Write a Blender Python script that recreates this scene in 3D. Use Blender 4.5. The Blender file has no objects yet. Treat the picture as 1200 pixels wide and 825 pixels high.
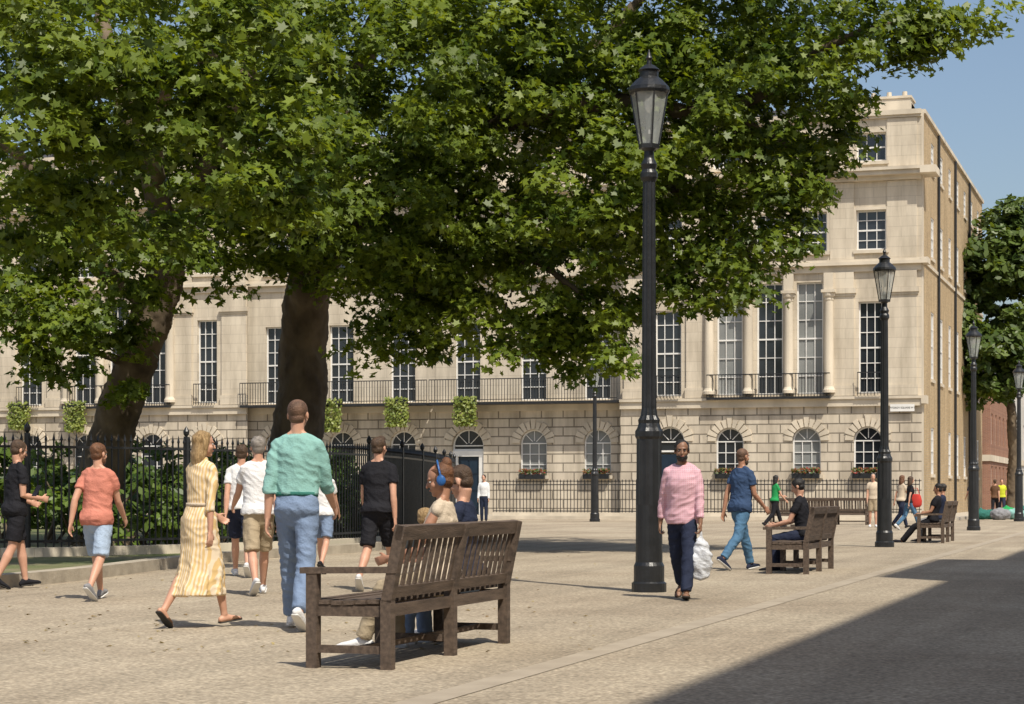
import bpy, math, random
import numpy as np
from mathutils import Vector, Matrix, noise
rnd=random.Random(11); rng=np.random.default_rng(5)
scene=bpy.context.scene
FPX=2400.0; HY=576.0; TH=math.atan(770/2400.0); CS,SN=math.cos(TH),math.sin(TH); CAMZ=1.15
def g(px,d,z=0.0):
    xc=(px-600)/FPX*d
    return Vector((-SN*d+CS*xc, CS*d+SN*xc, z))
def dy(y): return 2760.0/(y-HY)
def zz(y,d): return CAMZ+(HY-y)*d/FPX
def fx(px,Y):
    t=(px-600)/FPX
    return Y*(-SN+CS*t)/(CS+SN*t)
# ---------------- materials
def newmat(name):
    m=bpy.data.materials.new(name); m.use_nodes=True
    nt=m.node_tree; b=nt.nodes['Principled BSDF']
    return m,nt,b
def M(name,c1,c2=None,scale=4,rough=.7,bump=0,bscale=None,detail=5,metal=0,stretch=None,spec=.4):
    m,nt,b=newmat(name)
    if c2 is None: c2=tuple(x*.8 for x in c1)
    tc=nt.nodes.new('ShaderNodeTexCoord'); mp=nt.nodes.new('ShaderNodeMapping')
    if stretch: mp.inputs['Scale'].default_value=stretch
    nt.links.new(tc.outputs['Object'],mp.inputs[0])
    n=nt.nodes.new('ShaderNodeTexNoise'); n.inputs['Scale'].default_value=scale; n.inputs['Detail'].default_value=detail
    nt.links.new(mp.outputs[0],n.inputs['Vector'])
    r=nt.nodes.new('ShaderNodeValToRGB'); r.color_ramp.elements[0].position=.32; r.color_ramp.elements[1].position=.68
    r.color_ramp.elements[0].color=(*c2,1); r.color_ramp.elements[1].color=(*c1,1)
    nt.links.new(n.outputs[0],r.inputs[0]); nt.links.new(r.outputs[0],b.inputs['Base Color'])
    b.inputs['Roughness'].default_value=rough; b.inputs['Metallic'].default_value=metal
    b.inputs['Specular IOR Level'].default_value=spec
    if bump:
        n2=nt.nodes.new('ShaderNodeTexNoise'); n2.inputs['Scale'].default_value=bscale or scale*4; n2.inputs['Detail'].default_value=6
        nt.links.new(mp.outputs[0],n2.inputs['Vector'])
        bp=nt.nodes.new('ShaderNodeBump'); bp.inputs['Strength'].default_value=bump; bp.inputs['Distance'].default_value=.02
        nt.links.new(n2.outputs[0],bp.inputs['Height']); nt.links.new(bp.outputs[0],b.inputs['Normal'])
    return m
def masonry(name,c1,c2,cm,bw,bh,mort,axis='x',stain=.5,bump=.6,dist=.02):
    m,nt,b=newmat(name); L=nt.links.new
    tc=nt.nodes.new('ShaderNodeTexCoord'); sp=nt.nodes.new('ShaderNodeSeparateXYZ'); cb=nt.nodes.new('ShaderNodeCombineXYZ')
    L(tc.outputs['Object'],sp.inputs[0]); L(sp.outputs['X' if axis=='x' else 'Y'],cb.inputs[0]); L(sp.outputs['Z'],cb.inputs[1])
    br=nt.nodes.new('ShaderNodeTexBrick'); br.inputs['Scale'].default_value=1
    br.inputs['Brick Width'].default_value=bw; br.inputs['Row Height'].default_value=bh; br.inputs['Mortar Size'].default_value=mort
    br.inputs['Color1'].default_value=(*c1,1); br.inputs['Color2'].default_value=(*c2,1); br.inputs['Mortar'].default_value=(*cm,1)
    br.inputs['Mortar Smooth'].default_value=.3
    L(cb.outputs[0],br.inputs['Vector'])
    mp=nt.nodes.new('ShaderNodeMapping'); mp.inputs['Scale'].default_value=(1.3,1.3,.22); L(tc.outputs['Object'],mp.inputs[0])
    n=nt.nodes.new('ShaderNodeTexNoise'); n.inputs['Scale'].default_value=1.1; n.inputs['Detail'].default_value=8; n.inputs['Roughness'].default_value=.65; L(mp.outputs[0],n.inputs['Vector'])
    r=nt.nodes.new('ShaderNodeValToRGB'); r.color_ramp.elements[0].position=.3; r.color_ramp.elements[1].position=.62
    s=1-stain*.5; r.color_ramp.elements[0].color=(s,s*.98,s*.95,1); r.color_ramp.elements[1].color=(1,1,1,1); L(n.outputs[0],r.inputs[0])
    mx=nt.nodes.new('ShaderNodeMix'); mx.data_type='RGBA'; mx.blend_type='MULTIPLY'; mx.inputs[0].default_value=1
    L(br.outputs['Color'],mx.inputs[6]); L(r.outputs[0],mx.inputs[7]); L(mx.outputs[2],b.inputs['Base Color'])
    b.inputs['Roughness'].default_value=.9; b.inputs['Specular IOR Level'].default_value=.15
    bp=nt.nodes.new('ShaderNodeBump'); bp.invert=True; bp.inputs['Strength'].default_value=bump; bp.inputs['Distance'].default_value=dist
    L(br.outputs['Fac'],bp.inputs['Height']); L(bp.outputs[0],b.inputs['Normal'])
    return m
def leafmat(name,ca,cb,trans,tm=(1.7,1.5,.5)):
    m,nt,b=newmat(name); L=nt.links.new
    at=nt.nodes.new('ShaderNodeAttribute'); at.attribute_name='tint'
    r=nt.nodes.new('ShaderNodeValToRGB'); r.color_ramp.elements[0].color=(*ca,1); r.color_ramp.elements[1].color=(*cb,1)
    L(at.outputs['Fac'],r.inputs[0]); L(r.outputs[0],b.inputs['Base Color'])
    b.inputs['Roughness'].default_value=.45; b.inputs['Specular IOR Level'].default_value=.4
    t=nt.nodes.new('ShaderNodeBsdfTranslucent'); 
    mx2=nt.nodes.new('ShaderNodeMix'); mx2.data_type='RGBA'; mx2.blend_type='MULTIPLY'; mx2.inputs[0].default_value=1
    L(r.outputs[0],mx2.inputs[6]); mx2.inputs[7].default_value=(*tm,1); L(mx2.outputs[2],t.inputs['Color'])
    mx=nt.nodes.new('ShaderNodeMixShader'); mx.inputs[0].default_value=trans
    L(b.outputs[0],mx.inputs[1]); L(t.outputs[0],mx.inputs[2]); L(mx.outputs[0],nt.nodes['Material Output'].inputs['Surface'])
    return m
iron=M('black_iron',(.012,.013,.014),(.022,.023,.025),6,.38,.25,30,spec=.5)
stone=M('portland_stone',(.68,.60,.475),(.46,.405,.32),.9,.9,.2,12,8,stretch=(1.2,1.2,.3),spec=.15)
stone_ash=masonry('ashlar_stone',(.66,.585,.465),(.62,.545,.43),(.50,.44,.35),1.15,.42,.010,stain=.75,bump=.25)
stone_rust=masonry('rusticated_stone',(.64,.565,.45),(.56,.49,.39),(.27,.235,.185),1.0,.40,.028,stain=.85,bump=1,dist=.05)
brick=masonry('stock_brick',(.56,.41,.23),(.43,.31,.17),(.46,.39,.29),.23,.075,.010,axis='y',stain=.55)
brick_red=masonry('red_brown_brick',(.34,.17,.11),(.27,.13,.09),(.33,.26,.2),.23,.075,.010,axis='x',stain=.5)
slate=M('slate_roof',(.09,.095,.11),(.06,.06,.07),3,.7,.3)
whitep=M('white_paint',(.78,.77,.74),(.68,.67,.64),3,.5)
def glassmat(name,c,rough=.06):
    return M(name,c,tuple(x*.5 for x in c),.5,rough,spec=.7)
glass_dark=glassmat('window_glass',(.028,.034,.042))
glass_blind=glassmat('window_glass_with_blind',(.30,.31,.30),.2)
door_blue=M('dark_blue_door',(.015,.03,.05),(.01,.02,.035),3,.3)
teak=M('weathered_teak',(.15,.108,.08),(.07,.05,.037),5,.75,.5,40,8,stretch=(.6,6,6))
bark=M('plane_bark',(.19,.145,.095),(.06,.044,.03),2.4,.95,.9,7,8,stretch=(1,1,.55))
leafA=leafmat('plane_leaves',(.050,.092,.010),(.20,.265,.030),.42)
leafB=leafmat('shrub_leaves',(.035,.075,.012),(.14,.21,.035),.35)
leafH=leafmat('hanging_leaves',(.12,.17,.03),(.30,.34,.08),.35)
leafD=leafmat('dry_leaves',(.20,.13,.06),(.35,.28,.12),.1)
leafF=leafmat('far_tree_leaves',(.04,.075,.016),(.13,.185,.04),.35)
# ---------------- mesh builder
class MB:
    def __init__(s): s.v=[]; s.f=[]; s.m=[]
    def add(s,vs,fs,mi=0):
        o=len(s.v); s.v.extend([tuple(p) for p in vs])
        for f in fs: s.f.append(tuple(i+o for i in f)); s.m.append(mi)
    def box(s,x0,x1,y0,y1,z0,z1,mi=0,T=None):
        p=[(x,y,z) for z in (z0,z1) for y in (y0,y1) for x in (x0,x1)]
        if T: p=[T(*q) for q in p]
        s.add(p,[(0,2,3,1),(4,5,7,6),(0,1,5,4),(2,6,7,3),(0,4,6,2),(1,3,7,5)],mi)
    def beam(s,a,b,w,h,up=Vector((0,0,1)),mi=0):
        a=Vector(a);b=Vector(b);t=(b-a).normalized()
        if abs(t.dot(up))>.95: up=Vector((0,1,0))
        r=t.cross(up).normalized(); u=r.cross(t)
        p=[q+r*(i*w/2)+u*(j*h/2) for q in (a,b) for i,j in ((-1,-1),(1,-1),(1,1),(-1,1))]
        s.add(p,[(0,1,2,3),(7,6,5,4),(0,4,5,1),(1,5,6,2),(2,6,7,3),(3,7,4,0)],mi)
    def lathe(s,prof,c=(0,0,0),seg=16,mi=0,rot=0,flute=None):
        vs=[]; fs=[]
        for (r,z) in prof:
            for k in range(seg):
                a=rot+2*math.pi*k/seg
                rr=r*(1-(flute if (flute and k%2) else 0)) if r>.001 else r
                vs.append((c[0]+rr*math.cos(a),c[1]+rr*math.sin(a),c[2]+z))
        n=len(prof)
        for i in range(n-1):
            for k in range(seg):
                k2=(k+1)%seg
                fs.append((i*seg+k,i*seg+k2,(i+1)*seg+k2,(i+1)*seg+k))
        fs.append(tuple(range(seg))[::-1]); fs.append(tuple((n-1)*seg+k for k in range(seg)))
        s.add(vs,fs,mi)
    def loft(s,pts,rx,ry,side,fwd=None,seg=14,rnd_caps=True,mi=0):
        pts=[Vector(p) for p in pts]; n=len(pts); rings=[]
        for i in range(n):
            if fwd is None:
                t=(pts[min(i+1,n-1)]-pts[max(i-1,0)]).normalized()
                sd=(side-t*side.dot(t)).normalized(); fw=t.cross(sd).normalized()
            else: sd,fw=side,fwd
            rings.append((pts[i],rx[i],ry[i],sd,fw))
        if rnd_caps:
            t0=(pts[0]-pts[1]).normalized(); t1=(pts[-1]-pts[-2]).normalized()
            c0=min(rx[0],ry[0]); c1=min(rx[-1],ry[-1]); a=rings[0]; b=rings[-1]
            pre=[(a[0]+t0*c0*.95,a[1]*.35,a[2]*.35,a[3],a[4]),(a[0]+t0*c0*.6,a[1]*.8,a[2]*.8,a[3],a[4])]
            post=[(b[0]+t1*c1*.6,b[1]*.8,b[2]*.8,b[3],b[4]),(b[0]+t1*c1*.95,b[1]*.35,b[2]*.35,b[3],b[4])]
            rings=pre+rings+post
        vs=[]; fs=[]
        for (p,a,b,sd,fw) in rings:
            for k in range(seg):
                an=2*math.pi*k/seg; vs.append(p+sd*(a*math.cos(an))+fw*(b*math.sin(an)))
        m=len(rings)
        for i in range(m-1):
            for k in range(seg):
                k2=(k+1)%seg; fs.append((i*seg+k,i*seg+k2,(i+1)*seg+k2,(i+1)*seg+k))
        fs.append(tuple(range(seg))[::-1]); fs.append(tuple((m-1)*seg+k for k in range(seg)))
        s.add(vs,fs,mi)
    def ell(s,c,r,R=None,seg=14,rg=9,mi=0):
        c=Vector(c)
        vs=[];fs=[]
        for i in range(1,rg):
            th=math.pi*i/rg
            for k in range(seg):
                a=2*math.pi*k/seg
                v=Vector((r[0]*math.sin(th)*math.cos(a),r[1]*math.sin(th)*math.sin(a),r[2]*math.cos(th)))
                if R is not None: v=R@v
                vs.append(c+v)
        top=Vector((0,0,r[2])); bot=Vector((0,0,-r[2]))
        if R is not None: top=R@top; bot=R@bot
        vs.append(c+top); vs.append(c+bot); T_=len(vs)-2
        for i in range(rg-2):
            for k in range(seg):
                k2=(k+1)%seg; fs.append((i*seg+k,(i+1)*seg+k,(i+1)*seg+k2,i*seg+k2))
        for k in range(seg):
            k2=(k+1)%seg; fs.append((T_,k,k2)); fs.append((T_+1,(rg-2)*seg+k2,(rg-2)*seg+k))
        s.add(vs,fs,mi)
    def mesh(s,name,off=(0,0,0)):
        me=bpy.data.meshes.new(name)
        o=Vector(off); me.from_pydata([tuple(Vector(p)-o) for p in s.v],[],s.f)
        if any(s.m): me.polygons.foreach_set('material_index',s.m)
        me.update(); return me
    def obj(s,name,parent=None,mats=(),off=(0,0,0),smooth=False):
        return mkobj(name,s.mesh(name,off),parent,mats,smooth)
def mkobj(name,me,parent,mats,smooth=False):
    if not isinstance(mats,(list,tuple)): mats=[mats]
    for m in mats: me.materials.append(m)
    if smooth: me.polygons.foreach_set('use_smooth',[True]*len(me.polygons))
    o=bpy.data.objects.new(name,me); scene.collection.objects.link(o)
    if parent: o.parent=parent
    return o
def thing(name,loc,label,cat,rotz=0,group=None):
    e=bpy.data.objects.new(name,None); e.empty_display_size=.3; scene.collection.objects.link(e)
    e.location=loc; e.rotation_euler=(0,0,rotz); e['label']=label; e['category']=cat
    if group: e['group']=group
    return e
def tag(o,label,cat,group=None):
    o['label']=label; o['category']=cat
    if group: o['group']=group
    return o
def copy_thing(root,loc,rotz=None,label=None,scale=None):
    made=set()
    def rec(o,par):
        c=o.copy(); scene.collection.objects.link(c)
        if par: c.parent=par
        made.add(c)
        for ch in list(o.children):
            if ch not in made: rec(ch,c)
        return c
    c=rec(root,None); c.location=loc
    if rotz is not None: c.rotation_euler=(0,0,rotz)
    if label: c['label']=label
    if scale: c.scale=scale
    return c
def remesh(mb,vox,it=2,wr=0,seed=0,name='m'):
    me=mb.mesh('tmp'); o=bpy.data.objects.new('tmp',me); scene.collection.objects.link(o)
    r=o.modifiers.new('r','REMESH'); r.mode='VOXEL'; r.voxel_size=vox
    if it:
        sm=o.modifiers.new('s','SMOOTH'); sm.factor=.5; sm.iterations=it
    dg=bpy.context.evaluated_depsgraph_get(); out=bpy.data.meshes.new_from_object(o.evaluated_get(dg))
    bpy.data.objects.remove(o); bpy.data.meshes.remove(me); out.name=name
    if wr:
        sv=Vector((seed*3.1,seed*1.7,seed*.9))
        for v,nn in [(v,v.normal.copy()) for v in out.vertices]:
            p=v.co+sv; q=Vector((p.x*7,p.y*7,p.z*5+p.x*5))
            a=noise.noise(q); b_=1-abs(noise.noise(Vector((p.x*9,p.y*9,p.z*15+p.x*6))))*2
            v.co=v.co+nn*(wr*(a+.9*max(0,b_)-.3))
        out.update()
    return out
# ---------------- people
SK_L=M('light_skin',(.58,.33,.23),(.50,.27,.18),9,.5); SK_T=M('tanned_skin',(.42,.22,.14),(.36,.18,.11),9,.5); SK_B=M('brown_skin',(.27,.145,.09),(.22,.115,.07),9,.5)
def cloth(name,c,var=.78): return M('cloth_'+name,c,tuple(x*var for x in c),5,.85,.35,60,spec=.15)
CL=dict(black=cloth('black',(.018,.018,.022)),navy=cloth('navy',(.025,.032,.06)),white=cloth('white',(.70,.70,.70),.9),salmon=cloth('salmon',(.58,.22,.16)),
 ltblue=cloth('light_blue',(.38,.48,.62)),teal=cloth('mint',(.25,.46,.42),.85),jeans=cloth('denim',(.20,.27,.40)),jeans2=cloth('blue_denim',(.09,.19,.31)),beige=cloth('beige',(.42,.34,.23)),
 blue=cloth('slate_blue',(.045,.08,.16)),green=cloth('green',(.03,.33,.10)),grey=cloth('grey',(.25,.25,.26)),cream=cloth('cream',(.6,.5,.38)),red=cloth('red',(.5,.05,.04)),hiviz=cloth('yellow',(.6,.65,.05)),
 belt=cloth('belt_green',(.04,.16,.13)),brown=cloth('brown',(.13,.07,.04)))
def striped(name,c1,c2,scale,axis='X',chk=False):
    m,nt,b=newmat(name); L=nt.links.new
    tc=nt.nodes.new('ShaderNodeTexCoord')
    def wv(ax):
        w=nt.nodes.new('ShaderNodeTexWave'); w.bands_direction=ax; w.inputs['Scale'].default_value=scale; w.inputs['Distortion'].default_value=.3; w.inputs['Detail'].default_value=1; w.inputs['Detail Scale'].default_value=.6
        L(tc.outputs['Object'],w.inputs['Vector']); return w
    w=wv(axis); r=nt.nodes.new('ShaderNodeValToRGB'); r.color_ramp.elements[0].position=.4; r.color_ramp.elements[1].position=.6
    r.color_ramp.elements[0].color=(*c1,1); r.color_ramp.elements[1].color=(*c2,1)
    if chk:
        w2=wv('Z'); mm=nt.nodes.new('ShaderNodeMath'); mm.operation='MAXIMUM'; L(w.outputs['Fac'],mm.inputs[0]); L(w2.outputs['Fac'],mm.inputs[1]); L(mm.outputs[0],r.inputs[0])
    else: L(w.outputs['Fac'],r.inputs[0])
    L(r.outputs[0],b.inputs['Base Color']); b.inputs['Roughness'].default_value=.85; return m
CL['stripe']=striped('cloth_yellow_stripes',(.70,.58,.42),(.62,.43,.19),12)
CL['pink']=striped('cloth_pink_check',(.56,.26,.32),(.62,.40,.45),16,chk=True)
HAIR=dict(brown=M('hair_brown',(.085,.05,.028),(.045,.026,.015),30,.6,.6,90),blonde=M('hair_blonde',(.46,.31,.15),(.24,.15,.065),25,.55,.8,60,stretch=(3,3,.4)),
 black=M('hair_black',(.012,.01,.009),(.02,.017,.015),30,.5,.5,90),grey=M('hair_grey',(.28,.25,.22),(.17,.15,.13),30,.6,.5,90),ginger=M('hair_auburn',(.16,.07,.03),(.09,.04,.02),30,.6,.5,90),
 thin=M('hair_cropped_brown',(.17,.095,.06),(.08,.045,.028),14,.6,.6,90))
lipm=M('lips',(.38,.14,.11),None,10,.5); eyew=M('eye_white',(.6,.58,.55),None,10,.3); eyed=M('eye_iris',(.03,.02,.015),None,10,.2)
solew=M('shoe_sole',(.7,.69,.66),(.6,.59,.56),6,.7); soled=M('dark_sole',(.03,.028,.025),None,6,.7)
hpm=M('blue_headphones',(.03,.12,.35),None,5,.35)
TR=[(.455,.085,.07,0),(.485,.145,.10,-.006),(.515,.168,.122,-.016),(.545,.165,.120,-.016),(.585,.148,.10,-.002),(.625,.136,.092,.004),(.675,.147,.102,.006),(.725,.160,.112,.008),(.765,.164,.106,.004),(.79,.160,.093,0),(.812,.144,.078,-.006),(.828,.108,.064,-.010),(.842,.078,.056,-.012)]
pc=[0]
def person(loc,a,H,pose,outfit,label,seat=None,rotw=None,group=None):
    pc[0]+=1; sd=pc[0]; k=H/1.8; d=(Vector(loc)-Vector((0,0,0))).length
    fem=outfit.get('fem',False); big=outfit.get('big',1.0)
    near=d<35
    vb=.0075 if d<26 else (.010 if near else .018); vc=.010 if near else .02
    D=math.radians
    root=thing('person',loc,label,'person',(TH+D(a)) if rotw is None else rotw,group)
    X=Vector((1,0,0)); lean=D(pose.get('lean',2)); U=Vector((0,math.sin(lean),math.cos(lean))); Fw=Vector((0,math.cos(lean),-math.sin(lean)))
    def legs(P):
        out=[]
        for side,key in ((-1,'ll'),(1,'rl')):
            A,B,p=[D(q) for q in pose[key][:3]]; ab=D(pose[key][3]) if len(pose[key])>3 else D(1)
            hip=P+X*side*.083*k+Vector((0,0,-.015*H))
            kn=hip+Vector((side*math.sin(ab),math.sin(A),-math.cos(A))).normalized()*.245*H
            an=kn+Vector((side*math.sin(ab)*.4,math.sin(A-B),-math.cos(A-B))).normalized()*.235*H
            to=D(8)*side
            fd=Vector((math.sin(to),math.cos(p),math.sin(p))).normalized(); fs=fd.cross(Vector((0,0,1))).normalized(); fu=fs.cross(fd)
            h0=an-fu*.08*k-fd*.045*k
            out.append((side,hip,kn,an,fd,fs,fu,h0))
        return out
    P=Vector((0,0,0))
    L0=legs(P)
    if seat is None:
        mz=min(min(q[7].z,(q[7]+q[4]*.22*k).z) for q in L0); P=Vector((0,0,-mz+.004))
    else: P=Vector((0,0,seat+.10*k))
    LG=legs(P)
    def TP(z,x=0,y=0): return P+U*((z-.53)*H)+X*x+Fw*y
    wm=[]
    for (z,rx,ry,yo) in TR:
        if fem:
            if z<.56: rx*=1.02
            elif z<.65: rx*=.87; ry*=.88
            else: rx*=.89; ry*=.93
            if .70<z<.76: ry*=1.14; yo+=.014
        elif z>.56: rx*=big; ry*=big*big
        wm.append((z,rx*k,ry*k,yo*k))
    shx=.163*k*(.9 if fem else 1.0)*(big**.5)
    b=MB()
    b.loft([TP(w[0],0,w[3]) for w in wm],[w[1]*.95 for w in wm],[w[2]*.95 for w in wm],X,Fw,seg=18,rnd_caps=False)
    kh=(k if k>.85 else k*.55+.42)*1.02
    hy=D(pose.get('hyaw',0)); hp=D(pose.get('hpitch',0))
    Hd=Matrix.Rotation(hy,3,'Z')@Matrix.Rotation(hp,3,'X')
    C=TP(.874)+Vector((0,.016,.060*1.8*kh))
    def hd(x,y,z): return C+Hd@(Vector((x,y,z))*kh)
    nk=.88 if fem else 1
    b.loft([TP(.80),TP(.845,0,-.004),hd(0,-.022,-.07),hd(0,-.016,-.03)],[.066*k*nk,.054*k*nk,.052*kh*nk,.05*kh],[.06*k*nk,.054*k*nk,.054*kh*nk,.05*kh],X,Vector((0,1,0)))
    for s_ in (-1,1): b.loft([TP(.858,s_*.03*k,-.02),TP(.83,s_*.08*k,-.012),TP(.804,s_*.14*k,-.006)],[.028*k*nk,.038*k*nk,.042*k*nk],[.028*k*nk,.038*k*nk,.042*k*nk],Vector((0,1,0)))
    def he(mb,c,r,mi=0,seg=16,rg=11): mb.ell(hd(*c),[q*kh for q in r],Hd,mi=mi,seg=seg,rg=rg)
    he(b,(0,-.010,.035),(.075,.096,.086)); he(b,(0,.016,-.032),(.061,.070,.080)); he(b,(0,.058,-.094),(.026,.024,.022)); he(b,(0,.074,.022),(.048,.018,.011))
    he(b,(.036,.052,-.030),(.026,.026,.026)); he(b,(-.036,.052,-.030),(.026,.026,.026)); he(b,(0,.065,-.062),(.03,.022,.02))
    b.loft([hd(0,.084,.008),hd(0,.098,-.016),hd(0,.106,-.034)],[.008*kh,.010*kh,.015*kh],[.008*kh,.011*kh,.011*kh],X)
    for s_ in (-1,1): he(b,(.078*s_,-.010,-.006),(.009,.019,.031))
    AR=[]
    for side,key in ((-1,'la'),(1,'ra')):
        s0,ab,e,inw=[D(q) for q in (list(pose[key])+[0,0])[:4]]
        sh=TP(.797,side*shx)
        du=Vector((side*math.sin(ab),math.sin(s0)*math.cos(ab),-math.cos(s0)*math.cos(ab)))
        el=sh+du*.172*H
        s1=s0+e; df=Vector((side*(math.sin(ab)*.6-math.sin(inw)),math.sin(s1),-math.cos(s1))).normalized()
        wr=el+df*.148*H
        AR.append((side,sh,du,el,df,wr,s1))
        ks=k*(.84 if fem else 1)
        b.loft([sh+Vector((-side*.02*k,0,.0)),sh+du*.05*H,sh+du*.11*H,el,el+df*.035*H,el+df*.09*H,wr],[q*ks for q in (.048,.048,.043,.037,.040,.034,.025)],[q*ks for q in (.050,.050,.045,.039,.041,.032,.028)],X)
        N=(Vector((-side,0,0))-df*Vector((-side,0,0)).dot(df)).normalized(); T=N.cross(df)
        if T.dot(Vector((0,math.cos(s1),math.sin(s1))))<0: T=-T
        curl=pose.get('curl',.45); kk=k*(.9 if fem else 1)
        b.loft([wr-df*.01,wr+df*.03*kk,wr+df*.065*kk,wr+df*.088*kk],[q*kk for q in (.027,.036,.042,.040)],[q*kk for q in (.020,.017,.015,.012)],T)
        for i,(tx,ln) in enumerate(((.0315,.072),(.0105,.082),(-.0105,.076),(-.0315,.058))):
            p0=wr+df*.084*kk+T*tx*kk; cc=curl*(1+.15*i); sp=T*(tx*1.5)
            d1=(df*math.cos(cc*.5)+N*math.sin(cc*.5)+sp).normalized(); d2=(df*math.cos(cc*1.2)+N*math.sin(cc*1.2)+sp).normalized(); d3=(df*math.cos(cc*1.9)+N*math.sin(cc*1.9)+sp).normalized()
            p1=p0+d1*ln*.45*kk; p2=p1+d2*ln*.33*kk; p3=p2+d3*ln*.24*kk
            b.loft([p0,p1,p2,p3],[.0095*kk,.0088*kk,.008*kk,.007*kk],[.0095*kk,.0088*kk,.008*kk,.007*kk],T,seg=8)
        t0=wr+df*.025*kk+T*.026*kk; t1=t0+(df*.7+T*.7+N*.25).normalized()*.042*kk; t2=t1+(df*.9+T*.3+N*.35).normalized()*.03*kk
        b.loft([t0,t1,t2],[.014*kk,.0115*kk,.009*kk],[.014*kk,.0115*kk,.009*kk],N,seg=8)
    for (side,hip,kn,an,fd,fs,fu,h0) in LG:
        kq=k*(.94 if fem else 1); t=kn-hip; s2=an-kn
        b.loft([hip+t*.02,hip+t*.25,hip+t*.6,hip+t*.88,kn,kn+s2*.15,kn+s2*.32,kn+s2*.65,kn+s2*.92,an],[q*kq for q in (.074,.080,.068,.055,.053,.051,.055,.042,.033,.034)],[q*kq for q in (.080,.085,.071,.058,.057,.055,.061,.046,.036,.038)],X)
        b.loft([h0+fu*.035*k+fd*.0,h0+fu*.045*k+fd*.06*k,h0+fu*.032*k+fd*.14*k,h0+fu*.02*k+fd*.22*k],[q*k for q in (.026,.030,.036,.032)],[q*k for q in (.030,.038,.026,.016)],fs)
    skin=outfit.get('skin',SK_L)
    mkobj('body',remesh(b,vb,1,name='body'),root,skin,True)
    if near:
        for s_ in (-1,1):
            e=MB(); he(e,(.030*s_,.0755,.0),(.0125,.009,.006),0); he(e,(.030*s_,.0825,.0),(.0065,.004,.006),1); e.obj('eye',root,[eyew,eyed],smooth=True)
            e=MB(); he(e,(.031*s_,.088,.0165),(.018,.006,.0035)); e.obj('eyebrow',root,HAIR[outfit.get('hair','brown')],smooth=True)
        l=MB(); he(l,(0,.0865,-.062),(.022,.007,.0065)); l.obj('mouth',root,lipm,smooth=True)
    hk=outfit.get('style','short'); hm=HAIR[outfit.get('hair','brown')]
    h=MB()
    if hk=='crop':
        he(h,(0,-.019,.040),(.0785,.0965,.0838)); he(h,(0,-.045,-.02),(.062,.055,.052))
    elif hk=='long':
        he(h,(0,-.020,.042),(.080,.096,.083)); he(h,(0,-.044,-.012),(.070,.060,.062))
    else:
        he(h,(0,-.022,.046),(.082,.097,.083)); he(h,(0,-.044,-.012),(.071,.061,.062))
        for s_ in (-1,1): he(h,(.071*s_,.018,.012),(.010,.020,.030))
        if hk=='quiff': he(h,(0,.035,.105),(.055,.05,.035))
    if hk=='long':
        h.loft([hd(0,-.055,.03),hd(0,-.070,-.06),hd(0,-.078,-.14),hd(0,-.08,-.20),hd(.01,-.078,-.25)],[q*kh for q in (.070,.078,.080,.066,.04)],[q*kh for q in (.045,.04,.036,.03,.018)],Hd@X)
        for s_ in (-1,1): h.loft([hd(.05*s_,.02,.09),hd(.074*s_,.008,.03),hd(.076*s_,-.01,-.04),hd(.072*s_,-.035,-.11),hd(.06*s_,-.05,-.19)],[q*kh for q in (.022,.016,.018,.022,.018)],[q*kh for q in (.035,.035,.035,.035,.03)],X)
    if hk=='bun': he(h,(0,-.075,.115),(.045,.042,.042))
    mkobj('hair',remesh(h,.007 if near else .014,1,.001 if hk=='crop' else .006,sd,'hair'),root,hm,True)
    if outfit.get('beard'):
        h=MB(); he(h,(0,.022,-.074),(.0625,.068,.048)); he(h,(0,.060,-.098),(.030,.028,.024)); mkobj('beard',remesh(h,.007,1,.002,sd,'beard'),root,HAIR[outfit['beard']],True)
    if outfit.get('headphones'):
        h=MB(); pts=[hd(.092*math.cos(t),-.01,.02+.125*math.sin(t)) for t in [math.pi*i/12 for i in range(13)]]
        h.loft(pts,[.008]*13,[.012]*13,Vector((0,1,0)),seg=8)
        for s_ in (-1,1): he(h,(.088*s_,-.008,-.004),(.018,.036,.042))
        mkobj('headphones',remesh(h,.006,0,0,0,'headphones'),root,hpm,True)
    top=outfit.get('top'); e=.013*k; hem=outfit.get('hem',.50)
    c=MB(); fl=outfit.get('loose',1.0)
    if outfit.get('dress'):
        R_=[w for w in wm if w[0]>=.60]
        kmx=(LG[0][2]+LG[1][2])/2; amx=(LG[0][3]+LG[1][3])/2
        sk=[(P+Vector((0,0,.085*H)),.135*k,.10*k),(P+Vector((0,-.01,.03)),.188*k,.145*k),(P*.5+kmx*.5,.200*k,.165*k),(kmx,.215*k,.200*k),(kmx*.4+amx*.6,.235*k,.245*k)]
        c.loft([q[0] for q in sk][::-1],[q[1] for q in sk][::-1],[q[2] for q in sk][::-1],X,Vector((0,1,0)),seg=26,rnd_caps=False)
        for i in range(9):
            an=2*math.pi*i/9+.2; q0=kmx*.4+amx*.6; 
            c.loft([P+Vector((math.cos(an)*.15*k,math.sin(an)*.11*k,.0)),kmx+Vector((math.cos(an)*.205*k,math.sin(an)*.19*k,0)),q0+Vector((math.cos(an)*.235*k,math.sin(an)*.245*k,0))][::-1],[.03*k,.026*k,.015*k],[.03*k,.026*k,.015*k],X,rnd_caps=False)
        c.loft([TP(w[0],0,w[3]) for w in R_],[w[1]+e for w in R_],[w[2]+e*1.5 for w in R_],X,Fw,seg=20)
    else:
        R_=[w for w in wm if w[0]>=hem-.001]
        cs=[TP(w[0],0,w[3]) for w in R_]
        rxs=[max(w[1]+e*fl,(.150 if not fem else .128)*k*big+e*fl)+(.012*k if w[0]<.56 else 0) if w[0]<.76 else w[1]+e for w in R_]
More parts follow.
